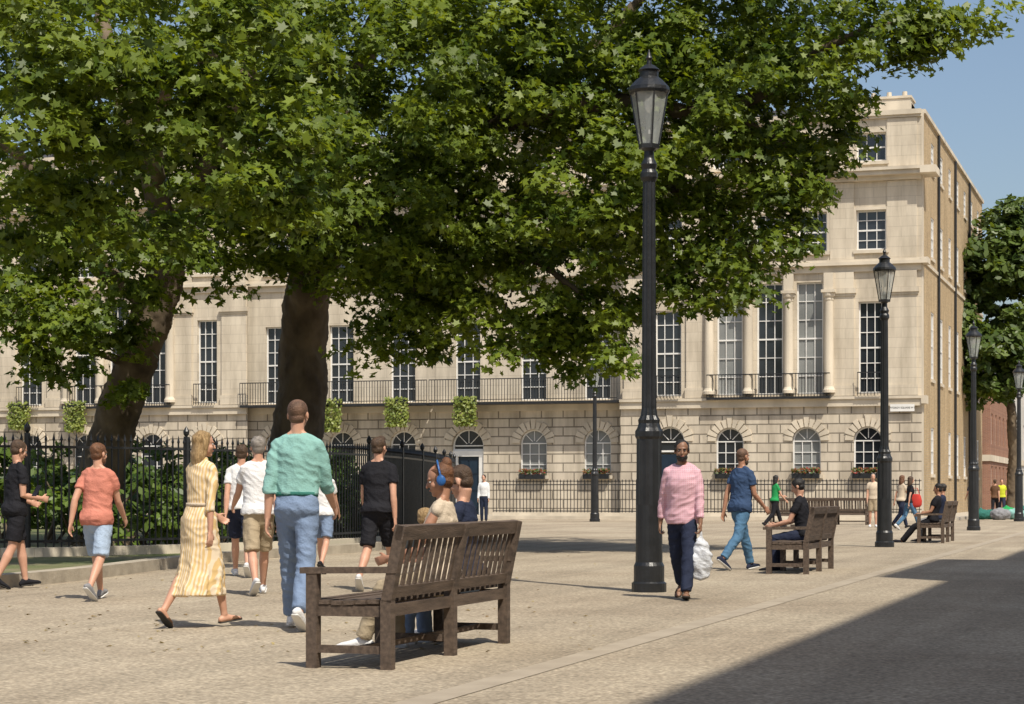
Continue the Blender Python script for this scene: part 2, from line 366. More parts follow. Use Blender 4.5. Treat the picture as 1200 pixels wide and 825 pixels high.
        rys=[max(w[2]+e*fl,.103*k*big*big+e*fl)+(.014*k if w[0]<.56 else 0) if w[0]<.77 else w[2]+e for w in R_]
        c.loft(cs,rxs,rys,X,Fw,seg=20,rnd_caps=False)
    for s_ in (-1,1): c.loft([TP(.842,s_*.045*k,-.016),TP(.828,s_*.085*k,-.012),TP(.804,s_*.14*k,-.006)],[.034*k*nk,.048*k*nk,.054*k*nk],[.040*k*nk,.048*k*nk,.054*k*nk],Vector((0,1,0)))
    sl=outfit.get('sleeve',.55); ks=k*(.84 if fem else 1)
    for (side,sh,du,el,df,wr,s1) in AR:
        if sl<=0: continue
        f=min(sl,1.0)
        c.ell(sh+Vector((-side*.012*k,0,0)),(.061*ks,.062*ks,.060*ks))
        pts=[sh+Vector((-side*.01*k,0,-.01)),sh+du*.05*H,sh+du*.172*H*f]; rr=[.059*ks,.062*ks,(.061 if f<.9 else .052)*ks]
        if sl>1:
            f2=sl-1
            pts+= [el+df*.07*H*min(1,f2*2)] ; rr+=[.051*ks]
            if f2>.5: pts+=[el+df*.15*H*f2]; rr+=[.041*ks]
        c.loft(pts,rr,rr,X,rnd_caps=False)
        if sl>1:
            q_=pts[-1]; c.loft([q_-df*.03,q_+df*.005],[rr[-1]*1.08]*2,[rr[-1]*1.08]*2,X,rnd_caps=False)
    if top: mkobj('dress' if outfit.get('dress') else 'shirt',remesh(c,vc,2,.010*k if near else 0,sd,'shirt'),root,CL[top],True)
    if outfit.get('collar'):
        c=MB(); c.loft([TP(.828,0,-.016),TP(.850,0,-.020)],[.080*k,.065*k],[.070*k,.060*k],X,Fw,seg=18,rnd_caps=False); c.obj('collar',root,CL[top],smooth=True)
    if outfit.get('belt'):
        c=MB(); z0=.578 if not fem else .612; q_=(.168,.122) if not fem else (.146,.112)
        c.loft([TP(z0,0,-.006),TP(z0+.017,0,-.006)],[q_[0]*k*big]*2,[q_[1]*k*big]*2,X,Fw,seg=24,rnd_caps=False); c.obj('belt',root,CL[outfit['belt']],smooth=True)
    bt=outfit.get('bottom')
    if bt:
        c=MB(); ln=outfit.get('len',1.0)
        R_=[w for w in wm if w[0]<=.59]
        c.loft([TP(w[0],0,w[3]) for w in R_],[w[1]+.012*k for w in R_],[w[2]+.014*k for w in R_],X,Fw,seg=20,rnd_caps=False)
        c.ell(TP(.474),(.11*k,.10*k,.075*k))
        for (side,hip,kn,an,fd,fs,fu,h0) in LG:
            t=kn-hip; s2=an-kn
            c.ell(hip+Vector((0,-.01,.0)),(.094*k,.110*k,.10*k))
            if ln<=.55:
                q=ln*2; pts=[hip+t*.02,hip+t*.3*q,hip+t*.7*q,hip+t*q]; rr=[.090*k,.096*k,.092*k,.087*k]
            else:
                q=(ln-.5)*2; w_=outfit.get('legw',1)
                pts=[hip+t*.02,hip+t*.3,hip+t*.7,kn,kn+s2*.35*q,kn+s2*.7*q,kn+s2*q*.98]
                rr=[.088*k,.093*k,.080*k,.070*k,.069*k*w_,.062*k*w_,.060*k*w_]
            c.loft(pts,rr,[r_*1.05 for r_ in rr],X,rnd_caps=False)
        mkobj('shorts' if ln<.7 else 'trousers',remesh(c,vc,2,.010*k if near else 0,sd+5,'trousers'),root,CL[bt],True)
    scol=outfit.get('shoes','black')
    for (side,hip,kn,an,fd,fs,fu,h0) in LG:
        st=[(-.022,.026,.055),(.01,.035,.088),(.06,.036,.092),(.11,.040,.068),(.17,.045,.052),(.215,.040,.042),(.245,.024,.028)]
        if outfit.get('sandal'): st=[(-.01,.03,.02),(.02,.034,.024),(.10,.036,.024),(.12,.045,.05),(.17,.046,.045),(.2,.04,.022),(.225,.026,.02)]
        c=MB(); c.loft([h0+fd*q[0]*k+fu*(q[2]/2+.006)*k for q in st],[q[1]*k for q in st],[q[2]/2*k for q in st],fs,seg=14)
        sh_=c.obj('shoe',root,CL[scol],smooth=True)
        c=MB(); c.loft([h0+fd*q[0]*k+fu*.009*k for q in st],[(q[1]+.005)*k for q in st],[.010*k for q in st],fs,seg=14)
        c.obj('sole',sh_,soled if scol in('black','brown') else solew,smooth=True)
    return root,AR,P,k
WALK=dict(ll=(24,6,12),rl=(-16,28,-38),la=(-20,5,10,0),ra=(22,5,22,3),lean=3)
def pz(**kw):
    q=dict(WALK); q.update(kw); return q
MIR=dict(ll=(-16,28,-38),rl=(24,6,12),la=(22,5,22,3),ra=(-20,5,10,0),lean=3)
def pm(**kw):
    q=dict(MIR); q.update(kw); return q
STAND=dict(ll=(3,2,0),rl=(-4,3,0),la=(2,5,12,0),ra=(4,5,14,0),lean=1)
def ps(**kw):
    q=dict(STAND); q.update(kw); return q
def atp(px,yf): return g(px,dy(yf))
person(atp(18,690),-55,1.72,pz(ll=(14,6,6),rl=(-10,18,-24),la=(-4,5,75,15),ra=(0,5,82,15),hpitch=-15,curl=1.0),dict(top='black',bottom='black',len=.42,shoes='black',hair='brown',hem=.485,loose=1.6),"man in black t-shirt and black shorts looking at his phone")
person(atp(114,703),-12,1.68,pz(hyaw=-20,la=(-25,12,18,0)),dict(top='salmon',bottom='ltblue',len=.47,shoes='grey',hair='ginger',beard='ginger',hem=.485,loose=1.6),"man in salmon t-shirt and light blue shorts walking")
person(atp(234,735),-38,1.64,pm(ll=(-14,22,-40),rl=(18,6,6),hyaw=-25,la=(20,6,40,10),ra=(-12,7,8,0)),dict(fem=True,top='stripe',dress=1,sleeve=1.3,shoes='brown',sandal=True,hair='blonde',style='long',belt='cream'),"blonde woman in long yellow striped belted dress walking")
person(atp(348,738),-6,1.90,pz(ll=(18,5,8),rl=(-14,22,-34),la=(-12,8,14,0),ra=(12,9,38,0),hyaw=-5),dict(top='teal',bottom='jeans',sleeve=1.25,shoes='white',hair='thin',style='crop',collar=1,belt='belt',big=1.02,hem=.575,loose=1.4),"tall man in mint shirt with rolled sleeves and blue jeans")
person(atp(303,697),15,1.78,pm(la=(30,8,30,0)),dict(top='white',bottom='beige',len=.48,shoes='white',hair='grey',hem=.49,loose=1.6),"grey haired man in white shirt and beige shorts walking")
person(atp(283,676),5,1.80,pz(),dict(top='white',bottom='navy',len=.44,shoes='white',hair='brown',hem=.49,loose=1.6),"man in white t-shirt and navy shorts walking beside railings")
person(atp(378,672),-10,1.62,pz(),dict(fem=True,top='white',bottom='jeans',len=.4,shoes='black',hair='brown',style='long',hem=.50),"woman in white top and short denim shorts walking")
person(atp(443,692),-14,1.80,pm(la=(14,8,20,0),ra=(-14,7,15,0),hyaw=-15),dict(top='black',bottom='black',len=.45,shoes='white',hair='brown',style='quiff',hem=.49,loose=1.8),"man in black t-shirt and black shorts seen from behind")
pink=person(atp(800,702),165,1.72,pz(ll=(22,5,10),rl=(-15,28,-34),la=(6,7,8,0),ra=(-12,12,10,0),hyaw=12,curl=1.1),dict(skin=SK_B,top='pink',bottom='navy',sleeve=1.75,shoes='brown',sandal=True,hair='black',beard='black',collar=1,hem=.47,loose=1.8,big=1.02),"man in pink shirt and dark trousers carrying plastic bag")
person(atp(868,668),-52,1.80,pz(ll=(22,5,8),rl=(-20,24,-36),la=(-20,7,10),ra=(10,7,35,0)),dict(skin=SK_T,top='blue',bottom='jeans2',shoes='navy',hair='thin',style='crop',beard='brown',hem=.48,loose=1.8,big=1.05),"bearded man in slate blue t-shirt and jeans walking")
person(g(567,76),170,1.75,ps(),dict(top='white',bottom='navy',sleeve=1.9,shoes='black',hair='black',hem=.52),"man in white shirt and dark trousers standing near door")
person(g(908,64),-70,1.68,pz(la=(20,8,60,10)),dict(fem=True,top='green',bottom='black',shoes='black',hair='black',style='long',hem=.5),"woman in bright green top and black trousers")
person(g(1066,61),-75,1.62,pm(),dict(fem=True,top='black',bottom='jeans2',shoes='white',hair='brown',style='long',hem=.5),"woman in dark top and jeans walking with red bag")
person(g(1056,64),-60,1.68,pz(),dict(fem=True,top='cream',bottom='navy',shoes='black',hair='ginger',style='long',hem=.5),"woman in cream top and dark trousers walking")
person(g(1023,66),175,1.7,ps(),dict(top='cream',bottom='beige',len=.45,shoes='white',hair='grey',hem=.49),"person in pale clothes standing beside lamp post")
person(g(1174,96),170,1.75,pz(),dict(top='hiviz',bottom='navy',shoes='black',hair='black',hem=.49),"worker in yellow vest walking down the street")
person(g(1166,90),-20,1.7,pm(),dict(top='brown',bottom='black',shoes='black',hair='brown',hem=.49),"person in brown jacket walking down the street")
person(g(1140,84),10,1.7,pm(),dict(top='navy',bottom='black',shoes='black',hair='black',hem=.49),"person in navy top walking away on the pavement")
SIT=dict(ll=(84,80,0,4),rl=(84,88,0,4),la=(25,8,50,15),ra=(25,8,50,15),lean=-8)
def psit(**kw):
    q=dict(SIT); q.update(kw); return q
BX=-4.80; HP=math.pi/2
person(Vector((BX-.24,14.04,0)),0,1.72,psit(lean=0,hpitch=-12,hyaw=20,ll=(82,60,0,4)),dict(fem=True,skin=SK_T,top='cream',sleeve=0,bottom='beige',shoes='white',hair='ginger',style='bun',headphones=1,hem=.5),"seated woman with hair bun and blue headphones on bench",seat=.44,rotw=HP)
person(Vector((BX-.24,14.60,0)),0,1.70,psit(lean=4,hpitch=-20),dict(top='navy',bottom='jeans',shoes='white',hair='brown',hem=.5,big=.95),"seated man in navy t-shirt on wooden bench",seat=.44,rotw=HP)
person(Vector((-5.66,15.35,0)),0,.96,ps(hpitch=-10),dict(top='cream',bottom='beige',len=.45,shoes='white',hair='blonde',hem=.5,fem=True),"small blonde child standing in front of bench",rotw=-1.2)
person(Vector((BX-.24,29.6,0)),0,1.7,psit(lean=8,hpitch=-20),dict(top='black',bottom='navy',shoes='black',hair='black',hem=.5),"seated person in black clothes on wooden bench",seat=.44,rotw=HP)
person(Vector((BX-.28,46.8,0)),0,1.75,psit(lean=-14,ll=(70,30,20,4),rl=(72,34,20,4)),dict(top='black',bottom='black',shoes='black',hair='black',hem=.5,skin=SK_T),"seated person in black with legs stretched out",seat=.42,rotw=HP)
person(Vector((BX-.24,47.9,0)),0,1.7,psit(),dict(top='navy',bottom='grey',shoes='black',hair='black',hem=.5,skin=SK_T),"seated person in navy top on wooden bench",seat=.44,rotw=HP)
r,ARp,Pp,kp=pink
Mw=Matrix.Translation(r.location)@Matrix.Rotation(r.rotation_euler[2],4,'Z')
hw=Mw@(ARp[0][5]+ARp[0][4]*.085)
c=MB(); 
pts=[Vector((0,0,.01)),Vector((0,0,-.06)),Vector((.005,0,-.14)),Vector((.01,0,-.24)),Vector((.01,.01,-.36)),Vector((.01,.01,-.47))]
c.loft(pts,[.012,.025,.07,.105,.115,.09],[.010,.018,.035,.055,.06,.045],Vector((1,0,0)),seg=20)
me=remesh(c,.012,1,.022,3,'plastic_bag')
pl=M('white_plastic',(.62,.64,.67),(.50,.52,.56),14,.35,.8,25)
bag=mkobj('plastic_bag',me,None,pl,True); bag.location=hw; bag.rotation_euler=(0,0,.5); tag(bag,"white plastic carrier bag held by man in pink shirt","bag")
c=MB(); c.box(-.037,.037,-.005,.005,-.075,.075); ph=c.obj('mobile_phone',None,M('phone_black',(.02,.02,.025),None,4,.2)); ph.location=g(43,24.0,1.16); ph.rotation_euler=(-.6,0,-.3); tag(ph,"black mobile phone held by man in black t-shirt","phone")
c=MB(); c.loft([Vector((0,0,0)),Vector((0,0,.12)),Vector((0,0,.28))],[.18,.19,.15],[.08,.09,.05],Vector((1,0,0))); c.loft([Vector((-.12,0,.28)),Vector((-.05,0,.5)),Vector((.05,0,.5)),Vector((.12,0,.28))],[.012]*4,[.012]*4,Vector((0,1,0)),seg=6)
hb=c.obj('handbag',None,CL['red'],smooth=True); hb.location=g(1073,60.9,.75); tag(hb,"red shoulder bag carried by walking woman","bag")
# ---------------- benches
def bench(loc,rot,label,L=2.5):
    r=thing('park_bench',loc,label,'bench',rot,'wooden park benches'); w=.075
    for x in (w/2,L/2,L-w/2):
        c=MB(); c.beam((x,0.0,0),(x,0.0,.45),w,w); c.beam((x,0,.44),(x,-.10,.93),w,w*.95,up=Vector((0,1,0))); c.obj('leg',r,teak)
        c=MB(); c.beam((x,.52,0),(x,.52,.62 if x!=L/2 else .40),w,w); c.obj('leg',r,teak)
    for x in (w/2,L-w/2):
        c=MB(); c.beam((x,-.07,.645),(x,.60,.635),.085,.04); c.obj('armrest',r,teak)
    c=MB()
    for i in range(6):
        y=.06+i*.085; c.box(.01,L-.01,y,y+.068,.425-.004*(3-abs(i-3)),.452-.004*(3-abs(i-3)))
    c.box(.08,L-.08,.498,.535,.34,.42); c.box(.08,L-.08,-.012,.026,.34,.42)
    for x in (w/2,L/2,L-w/2):
        c.box(x-.02,x+.02,.03,.49,.34,.41); c.box(x-.02,x+.02,.03,.49,.10,.15)
    c.box(.06,L-.06,.20,.24,.105,.145)
    c.obj('seat',r,teak)
    c=MB()
    def bk(z): return -.10*(z-.44)/.49
    for a0,b0 in ((w,L/2-w/2),(L/2+w/2,L-w)):
        c.beam((a0,bk(.50),.50),(b0,bk(.50),.50),.035,.075,up=Vector((0,-.2,1))); 
        n=10
        for i in range(n):
            x=a0+(b0-a0)*(i+.5)/n; c.beam((x,bk(.53),.53),(x,bk(.84),.84),.046,.016,up=Vector((0,1,0)))
    c.beam((0.0,bk(.885),.885),(L,bk(.885),.885),.045,.095,up=Vector((0,-.2,1)))
    c.obj('backrest',r,teak); return r
B1=bench(Vector((BX,12.3,0)),HP,"dark weathered wooden bench with two people seated")
copy_thing(B1,Vector((BX,28.3,0)),HP,"dark weathered wooden bench with person in black seated",(.9,1,1))
copy_thing(B1,Vector((BX,46.3,0)),HP,"dark weathered wooden bench with two people lounging",(.9,1,1))
copy_thing(B1,g(902,68),0,"dark wooden bench standing near the house railings",(.85,1,1))
copy_thing(B1,g(944,71),0,"dark wooden bench standing near the house railings",(.85,1,1))
# ---------------- lamps
def lamp(loc):
    r=thing('street_lamp',loc,"tall black cast iron street lamp with glass lantern",'street lamp',0,'black street lamps')
    c=MB(); c.lathe([(.20,0),(.20,.10),(.175,.12),(.175,.30),(.155,.34),(.15,1.0)],seg=24)
    c.lathe([(.15,.95),(.148,1.75),(.165,1.78),(.165,1.84),(.14,1.88),(.125,1.93)],seg=24,flute=.06)
    c.lathe([(.12,1.9),(.13,1.97),(.10,2.02),(.088,2.1),(.075,4.5),(.072,4.75)],seg=24,flute=.10)
    c.lathe([(.072,4.7),(.10,4.75),(.10,4.80),(.08,4.84),(.095,4.9),(.06,4.97),(.055,5.05),(.10,5.10)],seg=20)
    c.obj('column',r,iron)
    gm,nt,b=newmat('lantern_glass'); b.inputs['Base Color'].default_value=(.55,.58,.55,1); b.inputs['Roughness'].default_value=.08
    n=nt.nodes.new('ShaderNodeTexNoise'); n.inputs['Scale'].default_value=3; mr=nt.nodes.new('ShaderNodeMapRange'); mr.inputs[3].default_value=.3; mr.inputs[4].default_value=.55
    nt.links.new(n.outputs[0],mr.inputs[0]); nt.links.new(mr.outputs[0],b.inputs['Alpha'])
    c=MB(); vs=[]
    for (rr,z) in ((.105,5.12),(.215,5.72)):
        for k in range(6): vs.append((rr*math.cos(k*math.pi/3),rr*math.sin(k*math.pi/3),z))
    c.add(vs,[(k,(k+1)%6,6+(k+1)%6,6+k) for k in range(6)]); c.obj('lantern_glass',r,gm)
    c=MB()
    for k in range(6):
        a=k*math.pi/3; c.beam((.11*math.cos(a),.11*math.sin(a),5.10),(.22*math.cos(a),.22*math.sin(a),5.73),.016,.016)
    c.lathe([(.12,5.08),(.125,5.13)],seg=6); c.lathe([(.03,5.1),(.04,5.25),(.02,5.3)],seg=8)
    c.obj('lantern_frame',r,iron)
    c=MB(); c.lathe([(.225,5.71),(.24,5.74),(.235,5.78),(.16,5.86),(.11,5.90),(.11,5.96),(.13,5.98),(.07,6.03),(.03,6.05),(.025,6.09),(.04,6.12),(.025,6.15),(.004,6.22)],seg=18); c.obj('lantern_cap',r,iron)
    c=MB(); c.lathe([(.02,5.72),(.05,5.66),(.05,5.55),(.02,5.5)],seg=10); c.obj('lamp_bulb',r,whitep)
    return r
L1=lamp(Vector((-5.68,22.85,0)))
for p in ((-5.62,42.8),(-5.5,61.8),(-5.5,81),): copy_thing(L1,Vector((*p,0)))
copy_thing(L1,g(697,78))
# ---------------- houses
def wall(mb,T,u0,u1,z0,z1,ops,dep=.28,mi=0,seg=10):
    us={u0,u1}; zs={z0,z1}
    for o in ops: us|={o[0],o[1]}; zs|={o[2],o[3]}
    us=sorted(us); zs=sorted(zs)
    for i in range(len(us)-1):
        for j in range(len(zs)-1):
            cu=(us[i]+us[i+1])/2; cz=(zs[j]+zs[j+1])/2
            if any(o[0]<cu<o[1] and o[2]<cz<o[3] for o in ops): continue
            mb.add([T(us[i],0,zs[j]),T(us[i+1],0,zs[j]),T(us[i+1],0,zs[j+1]),T(us[i],0,zs[j+1])],[(0,1,2,3)],mi)
    for o in ops:
        a,b,c0,c1,arch=o; R_=(b-a)/2; sp=c1-R_ if arch else c1
        out=[(a,c0),(a,sp)]
        if arch:
            arc=[((a+b)/2-R_*math.cos(math.pi*k/(2*seg)),sp+R_*math.sin(math.pi*k/(2*seg))) for k in range(2*seg+1)]
            for k in range(2*seg):
                p,q=arc[k],arc[k+1]
                mb.add([T(p[0],0,p[1]),T(q[0],0,q[1]),T(q[0],0,c1),T(p[0],0,c1)],[(0,1,2,3)],mi)
            out+=arc[1:]
        else: out+=[(b,c1)]
        out+=[(b,c0)]
        n=len(out)
        for k in range(n):
            p,q=out[k],out[(k+1)%n]
            if p==q: continue
            mb.add([T(p[0],0,p[1]),T(q[0],0,q[1]),T(q[0],dep,q[1]),T(p[0],dep,p[1])],[(0,1,2,3)],mi)
def voussoirs(mb,T,o,th=.42,n=11,pro=.05):
    a,b,c0,c1=o[:4]; R_=(b-a)/2; sp=c1-R_; cx=(a+b)/2
    for k in range(n):
        a0=math.pi*k/n+.03; a1=math.pi*(k+1)/n-.03
        rr=R_+th*(1.15 if k==n//2 else (1 if k%2 else .85)); ri=R_+.004
        p=[]
        for w in (-pro,.02):
            for (r_,an) in ((ri,a0),(rr,a0),(rr,a1),(ri,a1)):
                p.append(T(cx-r_*math.cos(an),w,sp+r_*math.sin(an)))
        mb.add(p,[(0,1,2,3),(4,7,6,5),(0,4,5,1),(1,5,6,2),(2,6,7,3),(3,7,4,0)])
def window(root,T,o,cols=3,rows=4,w=.2,glass=None,fm=None,off=None,thick=.034):
    a,b,c0,c1,arch=o; R_=(b-a)/2; sp=c1-R_ if arch else c1; cx=(a+b)/2
    glass=glass or glass_dark; fm=fm or whitep
    m=MB(); out=[(a,c0),(b,c0)]
    if arch: out+=[(cx+R_*math.cos(math.pi*k/16),sp+R_*math.sin(math.pi*k/16)) for k in range(17)]
    else: out+=[(b,c1),(a,c1)]
    m.add([T(p[0],w+.03,p[1]) for p in out],[tuple(range(len(out)))])
    g_=m.obj('window',root,glass,off=off)
    f=MB(); t=thick*1.9
    f.box(a,a+t,w-.03,w+.02,c0,sp,T=T); f.box(b-t,b,w-.03,w+.02,c0,sp,T=T); f.box(a,b,w-.035,w+.015,c0,c0+t*1.2,T=T)
    if not arch: f.box(a,b,w-.034,w+.016,c1-t,c1,T=T)
    else:
        for k in range(12):
            a0=math.pi*k/12; a1=math.pi*(k+1)/12
            p=[T(cx+r_*math.cos(an),w_,sp+r_*math.sin(an)) for w_ in (w-.03,w+.02) for (r_,an) in ((R_-t,a0),(R_,a0),(R_,a1),(R_-t,a1))]
            f.add(p,[(0,1,2,3),(0,1,5,4),(0,3,7,4),(1,2,6,5),(2,3,7,6)])
        f.box(a,b,w-.028,w+.018,sp-.025,sp+.025,T=T)
        for k in range(1,4):
            an=math.pi*k/4
            p0=Vector(T(cx+.12*math.cos(an),w-.005,sp+.12*math.sin(an))); p1=Vector(T(cx+R_*math.cos(an),w-.005,sp+R_*math.sin(an))); f.beam(p0,p1,.03,.03)
    for k in range(1,cols):
        u=a+(b-a)*k/cols; f.box(u-thick/2,u+thick/2,w-.02,w+.01,c0,sp,T=T)
    for k in range(1,rows):
        z=c0+(sp-c0)*k/rows; tt=thick*(2 if (rows%2==0 and k==rows//2) else 1); f.box(a,b,w-.018-.008*(tt>thick),w+.012,z-tt/2,z+tt/2,T=T)
    f.obj('frame',g_,fm,off=off)
    return g_
def railing(mb,T,u0,u1,z0,z1,w,step=.13,th=.022):
    n=max(2,int((u1-u0)/step))
    for k in range(n+1):
        u=u0+(u1-u0)*k/n; mb.box(u-th/2,u+th/2,w-th/2,w+th/2,z0,z1,T=T)
    mb.box(u0,u1,w-.03,w+.03,z1,z1+.04,T=T); mb.box(u0,u1,w-.025,w+.025,z0+.08,z0+.11,T=T)
YF=86.1
CORNERX=fx(1080,YF)
def front_house(name,label,x0,x1,yf,ground,first,second,third,door=None,zt=17.0,pav=False,blinds=()):
    root=thing(name,Vector((x0,yf,0)),label,'house',0); off=root.location
    T=lambda u,w,z:(u,yf+w,z)
    m=MB(); ops_g=[o for o in ground]+([door] if door else [])
    wall(m,T,x0,x1,0,5.0,ops_g); m.obj('ground_floor_wall',root,stone_rust,off=off)
    m=MB(); wall(m,T,x0,x1,5.0,zt,list(first)+list(second)+list(third)); 
    m.box(x0+.02,x1-.42,yf+.3,yf+11,4.9,zt-.02); m.box(x0+.02,x1-.42,yf+.5,yf+11,0,4.88)
    m.obj('wall',root,stone_ash,off=off)
    for o in ops_g: 
        m=MB(); voussoirs(m,T,o); m.obj('arch_surround',root,stone,off=off)
    for i,o in enumerate(ground): window(root,T,o,3,3,off=off,glass=glass_blind if ('g',i) in blinds else None)
    for i,o in enumerate(first): window(root,T,o,3,6,off=off,glass=glass_blind if ('f',i) in blinds else None)
    for o in second: window(root,T,o,3,4,off=off)
    for o in third: window(root,T,o,3,2,off=off)
    m=MB(); e=.004 if not pav else 0
    m.box(x0+e,x1-e,yf-.14,yf+.02,4.72,5.02); m.box(x0+e,x1-e,yf-.22,yf+.02,5.02,5.14)
    m.box(x0+e,x1-e,yf-.10,yf+.02,10.35,10.62); m.box(x0+e,x1-e,yf-.28,yf+.02,10.62,10.76); m.box(x0+e,x1-e,yf-.2,yf+.02,10.76,10.86)
    m.box(x0+e,x1,yf-.25,yf+.02,14.12,14.3); m.box(x0+e,x1,yf-.55,yf+.02,14.3,14.48); m.box(x0+e,x1,yf-.65,yf+.02,14.48,14.6)
    m.box(x0+e,x1-e,yf-.12,yf+.02,16.72,16.82); m.box(x0+e,x1-e,yf-.2,yf+.3,16.82,17.02)
    for o in list(second)+list(third):
        m.box(o[0]-.12,o[1]+.12,yf-.12,yf+.02,o[2]-.14,o[2]-.003)
        m.box(o[0]-.13,o[0]-.003,yf-.05,yf+.02,o[2],o[3]+.12); m.box(o[1]+.003,o[1]+.13,yf-.05,yf+.02,o[2],o[3]+.12); m.box(o[0]-.003,o[1]+.003,yf-.05,yf+.02,o[3]+.003,o[3]+.12)
    for o in ground: m.box(o[0]-.1,o[1]+.1,yf-.1,yf+.02,o[2]-.16,o[2]-.003)
    m.obj('cornice',root,stone,off=off)
    m=MB(); m.box(x0+.4,x1-.6,yf+1.6,yf+10.5,zt-.03,zt+.6); m.obj('roof',root,slate,off=off)
    return root,T,off
def op(px,Y,hw,z0,z1,arch=False):
    x=fx(px,Y); return (x-hw,x+hw,z0,z1,arch)
def pavilion(label,x0,x1,pc_,sc,doorpx,blinds,full=True):
    P_=lambda off_:pc_+off_*sc
    Gr=[op(P_(q),YF,.60,1.87,3.88,True) for q in ((-47,43,115) if doorpx else (-119,-47,43,115))]
    door=op(P_(-117),YF,.66,.12,3.95,True) if doorpx else None
    Fi=[op(P_(-119),YF,.58,5.25,8.95)]+[op(P_(q),YF,.56,5.25,9.98) for q in (-47,0,47)]+[op(P_(118),YF,.50,5.25,9.1)]
    Se=[op(P_(q),YF,.62,11.25,12.92) for q in (-119,-50,0,50,119)]
    Th=[op(P_(q),YF,.62,14.95,16.15) for q in (-119,-50,0,50,119)]
    root,T,off=front_house('corner_house' if doorpx else 'terrace_house',label,x0,x1,YF,Gr,Fi,Se,Th,door,pav=True,blinds=blinds)
    xs=lambda q: fx(P_(q),YF)
    for q in (-70,-24,23,70):
        c=MB(); c.lathe([(.27,5.3),(.27,5.42),(.23,5.48),(.2,5.56),(.2,7),(.175,9.15),(.2,9.2),(.19,9.28),(.25,9.36),(.27,9.5)],c=(xs(q),YF-.16,0),seg=18); c.box(xs(q)-.29,xs(q)+.29,YF-.44,YF-.0,9.5,9.62); c.box(xs(q)-.2,xs(q)+.2,YF-.3,YF-.0,9.62,10.33); c.obj('column',root,stone,off=off,smooth=False)
    for (q,wd) in ((-154,.62),(-84,.5),(85,.5),(155,.62)):
        c=MB(); x=xs(q); c.box(x-wd,x+wd,YF-.09,YF,5.16,9.35); c.box(x-wd-.05,x+wd+.05,YF-.14,YF,9.35,9.45); c.box(x-wd-.09,x+wd+.09,YF-.2,YF,9.45,9.66); c.box(x-wd,x+wd,YF-.15,YF,9.66,10.34); c.box(x-wd-.05,x+wd+.05,YF-.15,YF,5.16,5.6)
        c.box(x-wd,x+wd,YF-.06,YF,10.88,14.1)
        c.box(x-wd,x+wd,YF-.06,YF,14.62,16.7)
        c.obj('pilaster',root,stone_ash,off=off)
    c=MB(); railing(c,T,xs(-72),xs(72),5.16,6.1,-.33); railing(c,T,xs(-134),xs(-104),5.16,6.1,-.33); railing(c,T,xs(104),xs(132),5.16,6.1,-.33)
    c.box(xs(-72),xs(72),YF-.42,YF-.2,5.06,5.155); c.obj('balcony_railing',root,iron,off=off)
    if door:
        c=MB(); cx=(door[0]+door[1])/2; c.box(door[0],door[1],YF+.2,YF+.25,.12,2.75); 
        for i in range(2):
            for z in (.4,1.5): c.box(cx-.5+i*.55,cx-.05+i*.55,YF+.17,YF+.21,z,z+.9)
        c.obj('door',root,door_blue,off=off); window(root,T,(door[0]+.01,door[1]-.01,2.85,3.94,True),1,1,off=off)
    return root,T,off
XA0=fx(727,YF)
ra,Ta,oa=pavilion("cream stone corner house with columns and brick side wall",XA0,CORNERX,902,1.0,True,(('f',1),('f',3),('g',1)))
YS1=115.0
Ts=lambda u,w,z:(CORNERX-w,u,z)
c=MB(); rows=((1.9,3.9),(6.0,8.9),(11.25,13.0),(14.95,16.2)); sops=[]
for i in range(7):
    y=90.2+i*3.7
    for (z0,z1) in rows:
        if i==1 and z0<2: continue
        sops.append((y-.6,y+.6,z0,z1,False))
wall(c,Ts,YF+.55,YS1,0,17.0,sops,dep=.1); c.box(CORNERX-12,CORNERX-.3,YF+11.1,YS1-.01,0,16.9); c.add([(CORNERX-12,YS1,0),(CORNERX,YS1,0),(CORNERX,YS1,17),(CORNERX-12,YS1,17)],[(0,1,2,3)])
c.obj('side_wall',ra,brick,off=oa)
c=MB(); c.box(CORNERX-.28,CORNERX+.03,YF+.004,YF+.549,0,17.0); c.box(CORNERX-.3,CORNERX+.1,YF+.56,YS1,16.95,17.12); c.box(CORNERX-.25,CORNERX+.06,YF+.56,YS1,10.7,10.85)
c.box(CORNERX+.001,CORNERX+.65,YF-.65,YF+.9,14.3,14.6); c.box(CORNERX+.001,CORNERX+.28,YF-.28,YF+.7,10.62,10.86); c.box(CORNERX+.001,CORNERX+.2,YF-.2,YF+.7,4.8,5.14)
for o in sops: c.box(CORNERX-.05,CORNERX+.06,o[0]-.08,o[1]+.08,o[2]-.14,o[2]-.003)
c.obj('quoin',ra,stone,off=oa)
for o in sops: window(ra,Ts,o,3,4,w=.055,off=oa)
for y in (92.1,99.5,106.8): 
    c=MB(); c.lathe([(.06,0),(.06,16.9)],c=(CORNERX+.08,y,0),seg=8); c.obj('drainpipe',ra,iron,off=oa)
c=MB(); c.box(CORNERX-3.2,CORNERX-.6,YF+1.2,YF+2.6,17.0,17.75); c.box(CORNERX-3.25,CORNERX-.55,YF+1.15,YF+2.65,17.75,17.85)
for i in range(4): c.lathe([(.12,17.85),(.10,18.15)],c=(CORNERX-2.9+i*.66,YF+1.9,0),seg=8)
c.obj('chimney',ra,stone,off=oa)
sx=fx(1058,YF)
sg=thing('street_sign',Vector((sx,YF-.17,4.62)),"small white street name plate on stone house corner",'sign')
c=MB(); c.box(-.5,.5,-.02,.0,-.14,.16); c.obj('plate',sg,whitep)
tcu=bpy.data.curves.new('lettering','FONT'); tcu.body="FITZROY SQUARE W1"; tcu.size=.105; tcu.align_x='CENTER'; tcu.align_y='CENTER'; tcu.extrude=.002
